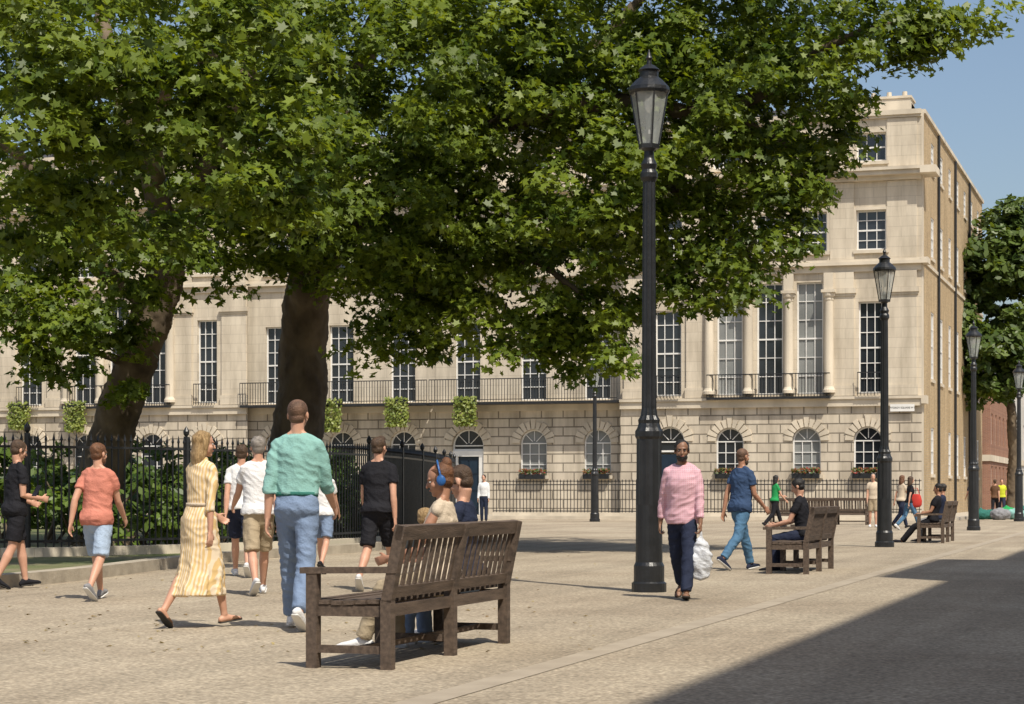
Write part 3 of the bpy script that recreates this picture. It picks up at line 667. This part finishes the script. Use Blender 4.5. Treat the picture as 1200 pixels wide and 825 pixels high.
to=bpy.data.objects.new('tmpt',tcu); scene.collection.objects.link(to); dg=bpy.context.evaluated_depsgraph_get(); tme=bpy.data.meshes.new_from_object(to.evaluated_get(dg)); bpy.data.objects.remove(to)
tme.transform(Matrix.Rotation(math.pi/2,4,'X')); tob=mkobj('lettering',tme,sg,M('sign_black',(.02,.02,.02),None,3,.6)); tob.location=(0,-.024,.01)
YB=86.7
XB0=fx(510,YB); XC0=fx(290,YB)
def central(label,x0,x1,bays,doorpx,blinds=()):
    Gr=[op(p,YB,.62,1.87,3.9,True) for p in bays if p!=doorpx]; door=op(doorpx,YB,.75,.12,3.95,True) if doorpx else None
    Fi=[op(p,YB,.60,5.2,8.75) for p in bays]; Se=[op(p,YB,.6,11.2,12.9) for p in bays]; Th=[op(p,YB,.6,14.9,16.1) for p in bays]
    root,T,off=front_house('terrace_house',label,x0,x1,YB,Gr,Fi,Se,Th,door,blinds=blinds)
    c=MB(); c.box(x0+.05,x1-.05,YB-1.0,YB-.001,5.0,5.11); railing(c,T,x0+.05,x1-.05,5.12,6.1,-.95); c.obj('balcony_railing',root,iron,off=off)
    if door:
        cx=(door[0]+door[1])/2
        c=MB(); c.box(cx-.48,cx+.48,YB+.2,YB+.25,.12,2.7)
        for i in (0,1):
            for z in (.35,1.2,1.95): c.box(cx-.4+i*.44,cx-.04+i*.44,YB+.17,YB+.21,z,z+.6)
        c.obj('door',root,door_blue,off=off)
        c=MB(); c.box(door[0],cx-.5,YB+.1,YB+.26,.12,2.72); c.box(cx+.5,door[1],YB+.1,YB+.26,.12,2.72); c.box(door[0],door[1],YB+.08,YB+.26,2.72,2.98); c.obj('door_surround',root,whitep,off=off)
        window(root,T,(door[0]+.01,door[1]-.01,2.98,3.94,True),1,1,off=off)
    return root
central("cream stone terrace house with dark blue door and fanlight",XB0,XA0-.01,(548,625,700),548,(('g',1),('g',0)))
central("cream stone terrace house with iron balcony above arched windows",XC0+.01,XB0-.01,(325,400,472),None)
XD0=fx(-22,YF); XD1=fx(290,YF)
pavilion("cream stone terrace house with columns behind garden trees",XD0,XD1,140,.87,False,())
def plain_house(name,label,x0,x1,y0,y1,h,mat,rows_,roofm=slate):
    root=thing(name,Vector((x0,y0,0)),label,'house'); off=root.location
    T=lambda u,w,z:(u,y0+w,z); T2=lambda u,w,z:(x1-w,u,z)
    o1=[]; n1=max(1,int((x1-x0)/2.6)); n2=max(1,int((y1-y0)/3.0))
    for i in range(n1):
        for (a,b) in rows_: u=x0+(x1-x0)*(i+.5)/n1; o1.append((u-.6,u+.6,a,b,False))
    o2=[]
    for i in range(n2):
        for (a,b) in rows_: u=y0+(y1-y0)*(i+.5)/n2; o2.append((u-.6,u+.6,a,b,False))
    m=MB(); wall(m,T,x0,x1,0,h,o1,.2); wall(m,T2,y0,y1,0,h,o2,.2); m.box(x0,x1-.25,y0+.25,y1,0,h-.05); m.obj('wall',root,mat,off=off)
    for o in o1: window(root,T,o,2,2,w=.12,off=off)
    for o in o2: window(root,T2,o,2,2,w=.12,off=off)
    m=MB(); m.box(x0,x1+.12,y0-.12,y1,h,h+.18); m.obj('cornice',root,stone,off=off)
    m=MB(); m.box(x0,x1+.1,y0-.1,y1,3.1,3.5); m.obj('string_course',root,stone,off=off)
    m=MB(); m.box(x0+.3,x1-.5,y0+.6,y1-.3,h+.18,h+.8); m.obj('roof',root,roofm,off=off)
    return root
rend=masonry('white_render',(.60,.58,.54),(.56,.54,.50),(.5,.49,.46),3,1.2,.006,stain=.5,bump=.1)
plain_house('far_house',"red brown brick house across the far side street",-24,-10.9,134,150,8.6,brick_red,((.6,2.8),(4.2,6.2)))
plain_house('far_house',"pale rendered house further along the street",-24,-10.6,150.5,175,10.5,rend,((.6,2.8),(4.2,6.2),(7.6,9.2)))
def row_house(label,y0,y1,h,x=5.7):
    root=thing('terrace_house',Vector((x,y0,0)),label,'house'); off=root.location
    T2=lambda u,w,z:(x+w,u,z); o=[]; n=max(1,int((y1-y0)/3.2))
    for i in range(n):
        for (a,b) in ((1.4,3.4),(5.2,8.2),(10.2,12.2),(13.8,15.2)): u=y0+(y1-y0)*(i+.5)/n; o.append((u-.6,u+.6,a,b,False))
    m=MB(); wall(m,T2,y0,y1,0,h,o,.2); m.box(x+.25,x+10,y0,y1,0,h-.01); m.obj('wall',root,stone_ash,off=off)
    for q in o: window(root,T2,q,2,3,w=.12,off=off)
    m=MB(); m.box(x-.01,x+.3,y0,y1,h,h+.12); m.obj('cornice',root,stone,off=off)
row_house("tall stone terrace house casting shade on the street",-16,18.2,17.7)
row_house("taller stone terrace house with attic casting shade",18.21,25.8,19.8)
row_house("tall stone terrace house casting shade on the street",25.81,33.5,17.7)
# ---------------- ground
def ground_mat():
    m,nt,b=newmat('worn_gravel_asphalt'); L=nt.links.new
    tc=nt.nodes.new('ShaderNodeTexCoord')
    def nz(scale,det=4,rough=.5,src=None):
        n=nt.nodes.new('ShaderNodeTexNoise'); n.inputs['Scale'].default_value=scale; n.inputs['Detail'].default_value=det; n.inputs['Roughness'].default_value=rough; L(src or tc.outputs['Object'],n.inputs['Vector']); return n
    n1=nz(.22,8,.65); n2=nz(26,3); n5=nz(6,5,.7)
    n3=nt.nodes.new('ShaderNodeTexVoronoi'); n3.inputs['Scale'].default_value=38; L(tc.outputs['Object'],n3.inputs['Vector'])
    mp=nt.nodes.new('ShaderNodeMapping'); mp.inputs['Scale'].default_value=(2.2,.12,1); L(tc.outputs['Object'],mp.inputs[0]); n4=nz(1,6,.5,mp.outputs[0])
    def ramp(src,p0,p1,c0,c1):
        r=nt.nodes.new('ShaderNodeValToRGB'); r.color_ramp.elements[0].position=p0; r.color_ramp.elements[1].position=p1; r.color_ramp.elements[0].color=(*c0,1); r.color_ramp.elements[1].color=(*c1,1); L(src,r.inputs[0]); return r
    r1=ramp(n1.outputs[0],.35,.65,(.36,.298,.22),(.50,.43,.325)); r4=ramp(n4.outputs[0],.35,.6,(.84,.84,.84),(1,1,1)); r2=ramp(n2.outputs[0],.35,.65,(.68,.67,.66),(1.22,1.22,1.22)); r3=ramp(n3.outputs['Distance'],0,.5,(1.25,1.22,1.18),(.84,.84,.84)); r5=ramp(n5.outputs[0],.35,.65,(.84,.84,.84),(1.1,1.1,1.1))
    prev=r1.outputs[0]
    for r in (r4,r2,r3,r5):
        mx=nt.nodes.new('ShaderNodeMix'); mx.data_type='RGBA'; mx.blend_type='MULTIPLY'; mx.inputs[0].default_value=1; L(prev,mx.inputs[6]); L(r.outputs[0],mx.inputs[7]); prev=mx.outputs[2]
    L(prev,b.inputs['Base Color']); b.inputs['Roughness'].default_value=.95; b.inputs['Specular IOR Level'].default_value=.15
    bp=nt.nodes.new('ShaderNodeBump'); bp.inputs['Strength'].default_value=.6; bp.inputs['Distance'].default_value=.012; L(n2.outputs[0],bp.inputs['Height']); L(bp.outputs[0],b.inputs['Normal'])
    return m
gm=ground_mat()
c=MB(); c.add([(-600,-100,0),(600,-100,0),(600,1200,0),(-600,1200,0)],[(0,1,2,3)]); o=c.obj('ground',None,gm); o['kind']='structure'
pav=M('paving_strip',(.40,.34,.26),(.31,.26,.195),2.5,.95,.3,30)
c=MB(); c.add([(-4.0,-5,.004),(-3.78,-5,.004),(-3.78,80,.004),(-4.0,80,.004)],[(0,1,2,3)]); o=c.obj('paving_strip',None,pav); o['kind']='structure'
c=MB(); c.box(-70,CORNERX+.0,82.3,YB+.5,.0,.12); c.box(CORNERX+.002,CORNERX+1.8,82.3,YS1,.0,.12); o=c.obj('pavement',None,M('pavement_slabs',(.46,.41,.33),(.36,.32,.26),1.2,.95,.3,10)); o['kind']='structure'
c=MB(); c.box(-70,CORNERX+1.8,82.0,82.297,0,.13); o=c.obj('kerb',None,stone); o['kind']='structure'
def smooth(pts,n=12):
    out=[]
    for i in range(len(pts)-1):
        p0=pts[max(i-1,0)];p1=pts[i];p2=pts[i+1];p3=pts[min(i+2,len(pts)-1)]
        for k in range(n):
            t=k/n; out.append(.5*((2*p1)+(p2-p0)*t+(2*p0-5*p1+4*p2-p3)*t*t+(3*p1-p0-3*p2+p3)*t**3))
    out.append(pts[-1]); return out
fp=smooth([g(*q) for q in ((-200,33),(-90,33),(0,33),(120,34),(250,36),(350,38),(430,41),(485,46),(518,53),(533,62),(520,72))])
kp=smooth([g(*q) for q in ((-320,21),(-160,22),(0,24.5),(100,27),(200,31),(280,34.2),(350,36.6),(432,39.6),(490,44.5),(524,52),(540,62),(526,73.5))])
def ribbon(mb,pts,w,z0,z1):
    for i in range(len(pts)-1):
        a,b=pts[i],pts[i+1]; mb.beam((a.x,a.y,(z0+z1)/2),(b.x,b.y,(z0+z1)/2),w,z1-z0)
c=MB(); ribbon(c,kp,.28,0,.16); o=c.obj('garden_kerb',None,M('granite_kerb',(.44,.385,.30),(.30,.26,.20),3,.9,.4,20)); o['kind']='structure'
c=MB(); poly=[Vector((p.x,p.y,.09)) for p in kp]+[g(300,80,.09),g(-300,76,.09)]; c.add(poly,[tuple(range(len(poly)))])
o=c.obj('garden_ground',None,M('garden_soil',(.20,.17,.10),(.09,.12,.035),.6,1,.6,12)); o['kind']='structure'
def resample(pts,step):
    out=[]; acc=0
    for i in range(len(pts)-1):
        a,b=pts[i],pts[i+1]; l=(b-a).length; t=(step-acc if acc>0 else 0)
        while t<l: out.append(a+(b-a)*(t/l)); t+=step
        acc=(acc+l)%step
    return out
fr=thing('garden_fence',fp[0],"black iron railings with spear tips around the garden",'fence'); fo=fr.location
c=MB()
for p in resample(fp,.135):
    c.box(p.x-.011,p.x+.011,p.y-.011,p.y+.011,.2,1.98); c.lathe([(.011,1.96),(.028,2.0),(.014,2.05),(.001,2.12)],c=(p.x,p.y,0),seg=6)
c.obj('railing',fr,iron,off=fo)
for z in (1.86,.32):
    c=MB(); ribbon(c,fp,.03,z,z+.04); c.obj('rail',fr,iron,off=fo)
for p in resample(fp,3.2):
    c=MB(); c.box(p.x-.035,p.x+.035,p.y-.035,p.y+.035,.18,2.1); c.lathe([(.02,2.1),(.05,2.14),(.055,2.19),(.03,2.24),(.002,2.28)],c=(p.x,p.y,0),seg=10); c.obj('post',fr,iron,off=fo)
c=MB(); ribbon(c,fp,.25,.07,.24); c.obj('plinth',fr,stone,off=fo)
def area_rail(x0,x1,y,label):
    r=thing('iron_fence',Vector((x0,y,.12)),label,'fence',0,'area railings in front of houses'); off=r.location
    c=MB(); n=int((x1-x0)/.15)
    for i in range(n+1):
        x=x0+(x1-x0)*i/n; c.box(x-.013,x+.013,y-.013,y+.013,.2,1.55); c.lathe([(.013,1.54),(.03,1.58),(.001,1.68)],c=(x,y,0),seg=5)
    c.box(x0,x1,y-.02,y+.02,1.42,1.46); c.box(x0,x1,y-.02,y+.02,.3,.34); c.obj('railing',r,iron,off=off)
    c=MB(); c.box(x0,x1,y-.12,y+.12,.1,.26); c.obj('plinth',r,stone,off=off)
ya=83.6
area_rail(fx(578,ya),fx(766,ya),ya,"black iron area railings before the terrace houses"); area_rail(fx(800,ya),CORNERX+.2,ya,"black iron area railings before the corner house")
area_rail(fx(300,ya),fx(528,ya),ya,"black iron area railings before the terrace houses"); area_rail(fx(-20,ya),fx(290,ya),ya,"black iron area railings before the terrace houses")
# ---------------- foliage
LS=np.array([(-90,.12),(-10,.62),(15,.42),(40,.88),(65,.5),(90,1.0),(115,.5),(140,.88),(165,.42),(190,.62)])
LP=np.stack([LS[:,1]*np.cos(np.radians(LS[:,0])),LS[:,1]*np.sin(np.radians(LS[:,0]))],1)
LSIM=np.array([(0,-.9),(.45,-.2),(.4,.4),(0,1.),(-.4,.4),(-.45,-.2)])
def leaves(name,parent,C,N,S,tint,mat,shape=LP):
    n=len(C); N=N/np.linalg.norm(N,axis=1,keepdims=True)
    r=rng.normal(size=(n,3)); r[:,2]-=.5
    u=np.cross(N,r); u/=np.linalg.norm(u,axis=1,keepdims=True)+1e-9; v=np.cross(N,u)
    k=len(shape)
    fold=(np.abs(shape[:,0])*-.25)
    V=C[:,None,:]+S[:,None,None]*(u[:,None,:]*shape[None,:,0,None]+v[:,None,:]*shape[None,:,1,None]+N[:,None,:]*fold[None,:,None])
    me=bpy.data.meshes.new(name); me.vertices.add(n*k); me.vertices.foreach_set('co',V.astype(np.float32).ravel())
    me.loops.add(n*k); me.loops.foreach_set('vertex_index',np.arange(n*k,dtype=np.int32))
    me.polygons.add(n); me.polygons.foreach_set('loop_start',np.arange(0,n*k,k,dtype=np.int32)); 
    me.update(calc_edges=True)
    at=me.attributes.new('tint','FLOAT','FACE'); at.data.foreach_set('value',np.clip(tint,0,1).astype(np.float32))
    return mkobj(name,me,parent,mat)
SUNEL=math.radians(56); sh=Vector((.70,-.71,0)).normalized(); ts=Vector((sh.x*math.cos(SUNEL),sh.y*math.cos(SUNEL),math.sin(SUNEL)))
tsn=np.array(ts)
def crown(blobs,origin,per=60,size=.12,spread=.5,dm=1.0):
    Cs=[];Ns=[];Ss=[];Ts_=[]
    for (c,r,dens) in blobs:
        c=np.array(c)-np.array(origin); nc=max(3,int(dens*dm*r**2.2))
        for i in range(nc):
            dv=rng.normal(size=3); dv/=np.linalg.norm(dv); rad=r*rng.random()**.40*(1+.06*rng.normal())
            cc=c+dv*rad*np.array([1,1,.82]); m=int(per*(.5+rng.random()))
            sp=spread*(.6+.8*rng.random())
            o=rng.normal(size=(m,3)); o/=np.linalg.norm(o,axis=1,keepdims=True); o*=(rng.random((m,1))**.5)*sp; o[:,2]*=.5; rr=np.sqrt(o[:,0]**2+o[:,1]**2); o[:,2]-=rr**2*.5/sp
            Cs.append(cc+o); nn=dv*.2+np.array([0,0,.35])+tsn*.5+rng.normal(size=(m,3))*.45+o*.9/sp*np.array([.6,.6,.2]); Ns.append(nn)
            Ss.append(size*(.6+.6*rng.random(m))); Ts_.append(np.full(m,.15+.7*rng.random())+rng.normal(size=m)*.16)
    return np.concatenate(Cs),np.concatenate(Ns),np.concatenate(Ss),np.concatenate(Ts_)
def limb(mb,pts,r0,r1,seg=12,jit=.12):
    pts=smooth([Vector(p) for p in pts],5); n=len(pts)
    P_=[p+Vector((noise.noise(p*1.3)*jit,noise.noise(p*1.3+Vector((9,0,0)))*jit,0)) for p in pts]
    rr=[(r0+(r1-r0)*(i/(n-1))**.8)*(1+.12*noise.noise(p*2.1)) for i,p in enumerate(pts)]
    mb.loft(P_,rr,rr,Vector((1,0,0)),seg=seg)
def bl(px,y,d,r,dens=5): return (g(px,d,zz(y,d)),r,dens)
def tree(name,label,base,trunk,limbs,blobs,size=.13,per=60,mat=leafA,shape=LP,spread=.5,dm=1.0):
    root=thing(name,base,label,'tree'); off=base
    m=MB()
    tp,r0,r1=trunk; limb(m,tp,r0,r1,16)
    m.lathe([(r0*1.7,0),(r0*1.3,.25),(r0*1.02,.8)],c=(base.x,base.y,.05),seg=14)
    for (pts,a,b) in limbs: limb(m,pts,a,b,10)
    me=remesh(m,.06,2,.03,2,'trunk'); me.transform(Matrix.Translation(-off)); mkobj('trunk',me,root,bark,True)
    C,N,S,T=crown(blobs,off,per,size,spread,dm); leaves('crown',root,C,N,S,T,mat,shape); print('LEAVES',name,len(C))
    return root
bA=g(350,44)
def q(px,y,d): return g(px,d,zz(y,d))
tA=[bA,q(348,560,44),q(352,470,44),q(358,390,44),q(365,320,43.5)]
blobsA=[bl(430,130,43,4.6,4.5),bl(560,230,41,3.3,5),bl(655,110,40,3.9,5),bl(640,310,39,2.1),bl(490,335,40,1.9,6),bl(590,385,38,1.0,8),bl(480,390,39,.8,9),bl(690,360,38,1.2,8),bl(722,415,37,.45,13),bl(672,418,38,.5,11),bl(640,395,38,.6,9),
 bl(750,260,38,1.7,6),bl(800,170,38,2.9,5),bl(860,265,37,1.4,7),bl(885,325,36.5,.65,11),bl(825,315,37,.8,10),bl(905,110,37,2.2,6),bl(935,205,36.5,.9,9),bl(980,60,36,1.1,9),bl(970,150,36.5,.7,10),bl(925,275,36.5,.6,11),
 bl(1045,22,36,.9,10),bl(1100,12,36,.65,11),bl(1150,2,36,.45,12),bl(1060,70,36,.35,12),bl(760,-80,40,4.5,3),bl(520,-110,43,5.2,2.5),bl(330,-40,44,4,3),bl(950,-70,37,2.6,4),bl(400,290,42,1.4,7),bl(335,270,42,1.3,7),bl(640,-260,42,4.5,2),
 bl(560,60,37,2.4,5),bl(700,230,36.5,1.5,6),bl(440,220,38,2.0,6),bl(760,60,39,2.8,5),bl(860,40,38,2.2,5),bl(480,60,39,2.6,5),bl(800,330,37.5,.6,9),bl(530,300,39,1.6,6)]
lA=[([q(365,330,43.5),q(420,250,43),q(520,160,42),q(660,90,40)],.42,.12),([q(362,340,43.5),q(380,220,44),q(430,60,44),q(500,-100,43)],.45,.15),
 ([q(420,250,43),q(540,280,41),q(620,300,39),q(700,360,38)],.2,.04),([q(520,160,42),q(700,120,39),q(850,130,37.5),q(980,50,36.5),q(1100,15,36)],.24,.04),
 ([q(700,120,39),q(800,230,38),q(870,290,37),q(888,325,36.6)],.14,.03),([q(420,250,43),q(470,300,41),q(495,370,40)],.14,.03),([q(660,90,40),q(750,0,40),q(780,-100,40)],.16,.06),([q(362,340,43.5),q(345,240,43),q(330,80,43),q(330,-60,44)],.3,.1),([q(620,300,39),q(600,340,38.5),q(590,380,38)],.08,.02),([q(850,130,37.5),q(930,180,37),q(930,250,36.6)],.08,.02),([q(700,360,38),q(712,390,37.4),q(722,415,37)],.04,.015)]
tree('plane_tree',"large leafy plane tree overhanging the square behind railings",bA,(tA,.64,.46),lA,blobsA,dm=1.75,per=62)
bB=g(122,41)
tB=[bB,q(118,560,41),q(132,500,41),q(155,430,40.5),q(182,360,40),q(196,300,40)]
blobsB=[bl(90,130,41,4.2,3.5),bl(210,170,40,2.6,5),bl(50,290,39,1.9,6),bl(15,360,38,1.1,8),bl(90,370,38,1.3,8),bl(150,300,38,1.3,7),bl(150,400,39,.6,9),bl(135,450,39,.5,10),bl(75,425,38.5,.55,11),bl(255,225,38,1.2,7),bl(290,70,40,3,4.5),bl(-60,200,40,3.5,3),bl(100,-120,42,5,2.5),bl(-80,-40,42,4,2),bl(265,300,39,.6,9),bl(210,290,38,.8,9),bl(40,400,38,.6,10),
 bl(340,115,28,.75,12),bl(270,190,28,.95,11),bl(330,235,28.5,.6,13),bl(190,120,28,1.2,9),bl(80,120,27,1.3,9),bl(30,230,27.5,.9,11),bl(120,240,28,.7,12),bl(250,50,28,1.2,9),bl(60,20,27,1.6,7),bl(360,40,29,.8,10),bl(180,265,28.5,.45,14),bl(240,-60,29,2.0,4),bl(60,-90,28,2.0,4)]
lB=[([q(196,300,40),q(180,220,39),q(140,100,38),q(100,-50,40)],.3,.1),([q(182,360,40),q(110,300,40),q(40,200,40),q(-60,120,40)],.24,.08),([q(196,300,40),q(240,200,39),q(290,80,38),q(300,-40,38)],.26,.08),
 ([q(180,220,39),q(190,120,34),q(230,60,30),q(290,90,28.5),q(340,120,28)],.14,.02),([q(190,120,34),q(120,90,30),q(60,150,27.5)],.1,.02),([q(158,430,40.5),q(80,400,39),q(20,360,38)],.1,.03),([q(230,60,30),q(260,150,28.5),q(300,220,28.3)],.05,.015)]
tree('plane_tree',"leaning plane tree with bright leafy branches inside the garden",bB,(tB,.50,.36),lB,blobsB,dm=1.6,per=60)
bF=g(1186,104)
bfs=[bl(1185,300,104,2.6,5),bl(1145,330,104,1.7,7),bl(1130,395,103,1.4,8),bl(1170,420,103,2.4,5),bl(1210,390,104,3,4),bl(1182,252,104,1.2,8),bl(1118,370,103,.9,9),bl(1145,450,103,1.3,8),bl(1230,300,104,2.8,4)]
tree('street_tree',"dark green leafy street tree beside the brick house",bF,([bF,q(1187,540,104),q(1184,450,104),q(1184,380,104)],.3,.2),[([q(1184,450,104),q(1160,400,104),q(1138,380,103)],.14,.04),([q(1186,400,104),q(1204,340,104),q(1194,270,104)],.14,.04)],bfs,size=.26,per=55,mat=leafF,shape=LSIM,spread=.7,dm=1.9)
def shrub(label,base,blobs,mat=leafB,size=.10,per=60,name='shrub',cat='shrub',grp='garden shrubs'):
    root=thing(name,base,label,cat,0,grp); m=MB()
    for (c,r,dn) in blobs: limb(m,[base+Vector((rnd.uniform(-.15,.15),rnd.uniform(-.15,.15),0)),base*.4+Vector(c)*.6,Vector(c)],.04,.015,6,.03)
    m.obj('stem',root,bark,off=base,smooth=True); C,N,S,T=crown(blobs,base,per,size,.3); leaves('foliage',root,C,N,S,T,mat,LSIM); return root
def sb(base,hgt,w):
    return [(base+Vector((rnd.uniform(-w,w),rnd.uniform(-.5,.5),rnd.uniform(.35,hgt))),.5,20) for i in range(6)]
for (px,d,h,w) in ((20,38,1.9,1.1),(95,37.5,1.5,1.1),(170,38.5,1.2,1.2),(250,39,1.4,1.1),(330,41,1.1,1.0),(410,44,1.2,1.0),(60,42,2.0,1.2),(230,46,2.3,1.3),(300,50,2.2,1.3),(140,48,2.3,1.4),(0,46,2.3,1.4),(465,52,1.5,1.0),(395,54,2.0,1.3)):
    b_=g(px,d,.09); shrub("dense green garden shrub growing behind iron railings",b_,sb(b_,h,w))
c0=[]
for i in range(30):
    t=i/29; p=g(-40+t*540,60-4*math.sin(t*3.1),0.8+rnd.uniform(0,.7)); c0.append((p,1.0,9))
hg=thing('garden_hedge',g(230,58),"dark green clipped hedge across the garden",'hedge'); C,N,S,T=crown(c0,hg.location,60,.13,.4); leaves('foliage',hg,C,N,S,T*.5,leafB,LSIM)
for (px,z0,z1,yy) in ((22,5.25,3.95,YF-.5),(88,5.25,3.8,YF-.5),(387,5.2,3.7,YB-1.1),(465,5.2,3.9,YB-1.1),(545,5.2,3.9,YB-1.1)):
    x=fx(px,yy); root=thing('hanging_plant',Vector((x,yy,z0)),"yellow green trailing plant hanging from the iron balcony",'plant',0,'plants hanging from the balcony')
    c=MB(); c.box(-.5,.5,-.1,.1,-.12,.06); c.obj('planter',root,iron)
    n=700; C=np.stack([rng.uniform(-.52,.52,n),rng.normal(size=n)*.12-.05,-(rng.random(n)**.9)*(z0-z1)+.15],1); C[:,0]*=(1-.25*rng.random(n)*(C[:,2]<-.9))
    N=np.stack([rng.normal(size=n)*.5,-np.ones(n),rng.random(n)],1); leaves('foliage',root,C,N,np.full(n,.085),rng.random(n),leafH,LSIM)
flower=leafmat('flowers',(.05,.12,.02),(.5,.06,.08),.2)
for (px,yy) in ((625,YB),(700,YB),(855,YF),(945,YF),(1016,YF)):
    x=fx(px,yy); root=thing('window_box',Vector((x,yy-.16,1.72)),"small window box with green plants and red flowers",'planter',0,'window boxes on the houses')
    c=MB(); c.box(-.58,.58,-.12,.1,-.02,.2); c.obj('box',root,iron); n=260; C=np.stack([rng.uniform(-.6,.6,n),rng.normal(size=n)*.08,.2+rng.random(n)*.22],1); N=rng.normal(size=(n,3))*.5+np.array([0,-.5,.8]); leaves('plants',root,C,N,np.full(n,.07),rng.random(n)**2*.8,flower,LSIM)
n=260; pxs=rng.uniform(-20,700,n); ys=606+(rng.random(n)**.8)*160; C=np.array([tuple(g(a_,dy(b_),.012)) for a_,b_ in zip(pxs,ys)]); N=rng.normal(size=(n,3))*.18+np.array([0,0,1]); lf=leaves('fallen_leaves',None,C,N,.015+.03*rng.random(n),rng.random(n),leafD); lf['kind']='stuff'; lf['label']="dry brown leaves scattered on the ground"; lf['category']='leaves'
for i,(px,d,s,cn) in enumerate(((1150,84,.36,'belt'),(1160,85,.32,'belt'),(1172,83,.4,'grey'),(1180,86,.42,'green'),(1190,84,.38,'teal'),(1199,85,.42,'belt'),(1208,84,.4,'navy'))):
    c=MB(); c.ell((0,0,s*.55),(s*1.05,s*.8,s*.6)); c.ell((0,0,s*1.1),(s*.18,s*.18,s*.25)); me=remesh(c,.05,1,.05,i,'sack'); o=mkobj('sack',me,None,CL[cn],True); o.location=g(px,d); tag(o,"bulging fabric sack lying on the ground",'sack','sacks piled on the pavement')
# ---------------- light
w=bpy.data.worlds.new('World'); scene.world=w; w.use_nodes=True; nt=w.node_tree
sky=nt.nodes.new('ShaderNodeTexSky'); sky.sky_type='NISHITA'; sky.sun_disc=False; sky.sun_elevation=SUNEL; sky.sun_rotation=math.atan2(sh.x,sh.y); sky.dust_density=2.5
nt.links.new(sky.outputs[0],nt.nodes['Background'].inputs[0]); nt.nodes['Background'].inputs[1].default_value=.13
sl=bpy.data.lights.new('sun','SUN'); sl.energy=5; sl.angle=math.radians(.5); sl.color=(1,.93,.81); so=bpy.data.objects.new('sun',sl); scene.collection.objects.link(so); so.rotation_euler=ts.to_track_quat('Z','Y').to_euler()
cd=bpy.data.cameras.new('camera'); cd.lens=72; cd.sensor_width=36; cd.shift_y=(HY-412.5)/1200; cd.clip_end=3000; cam=bpy.data.objects.new('camera',cd); scene.collection.objects.link(cam)
cam.location=(0,0,CAMZ); cam.rotation_euler=(math.pi/2,0,TH); scene.camera=cam
scene.view_settings.view_transform='Standard'; scene.view_settings.look='None'; scene.view_settings.exposure=0
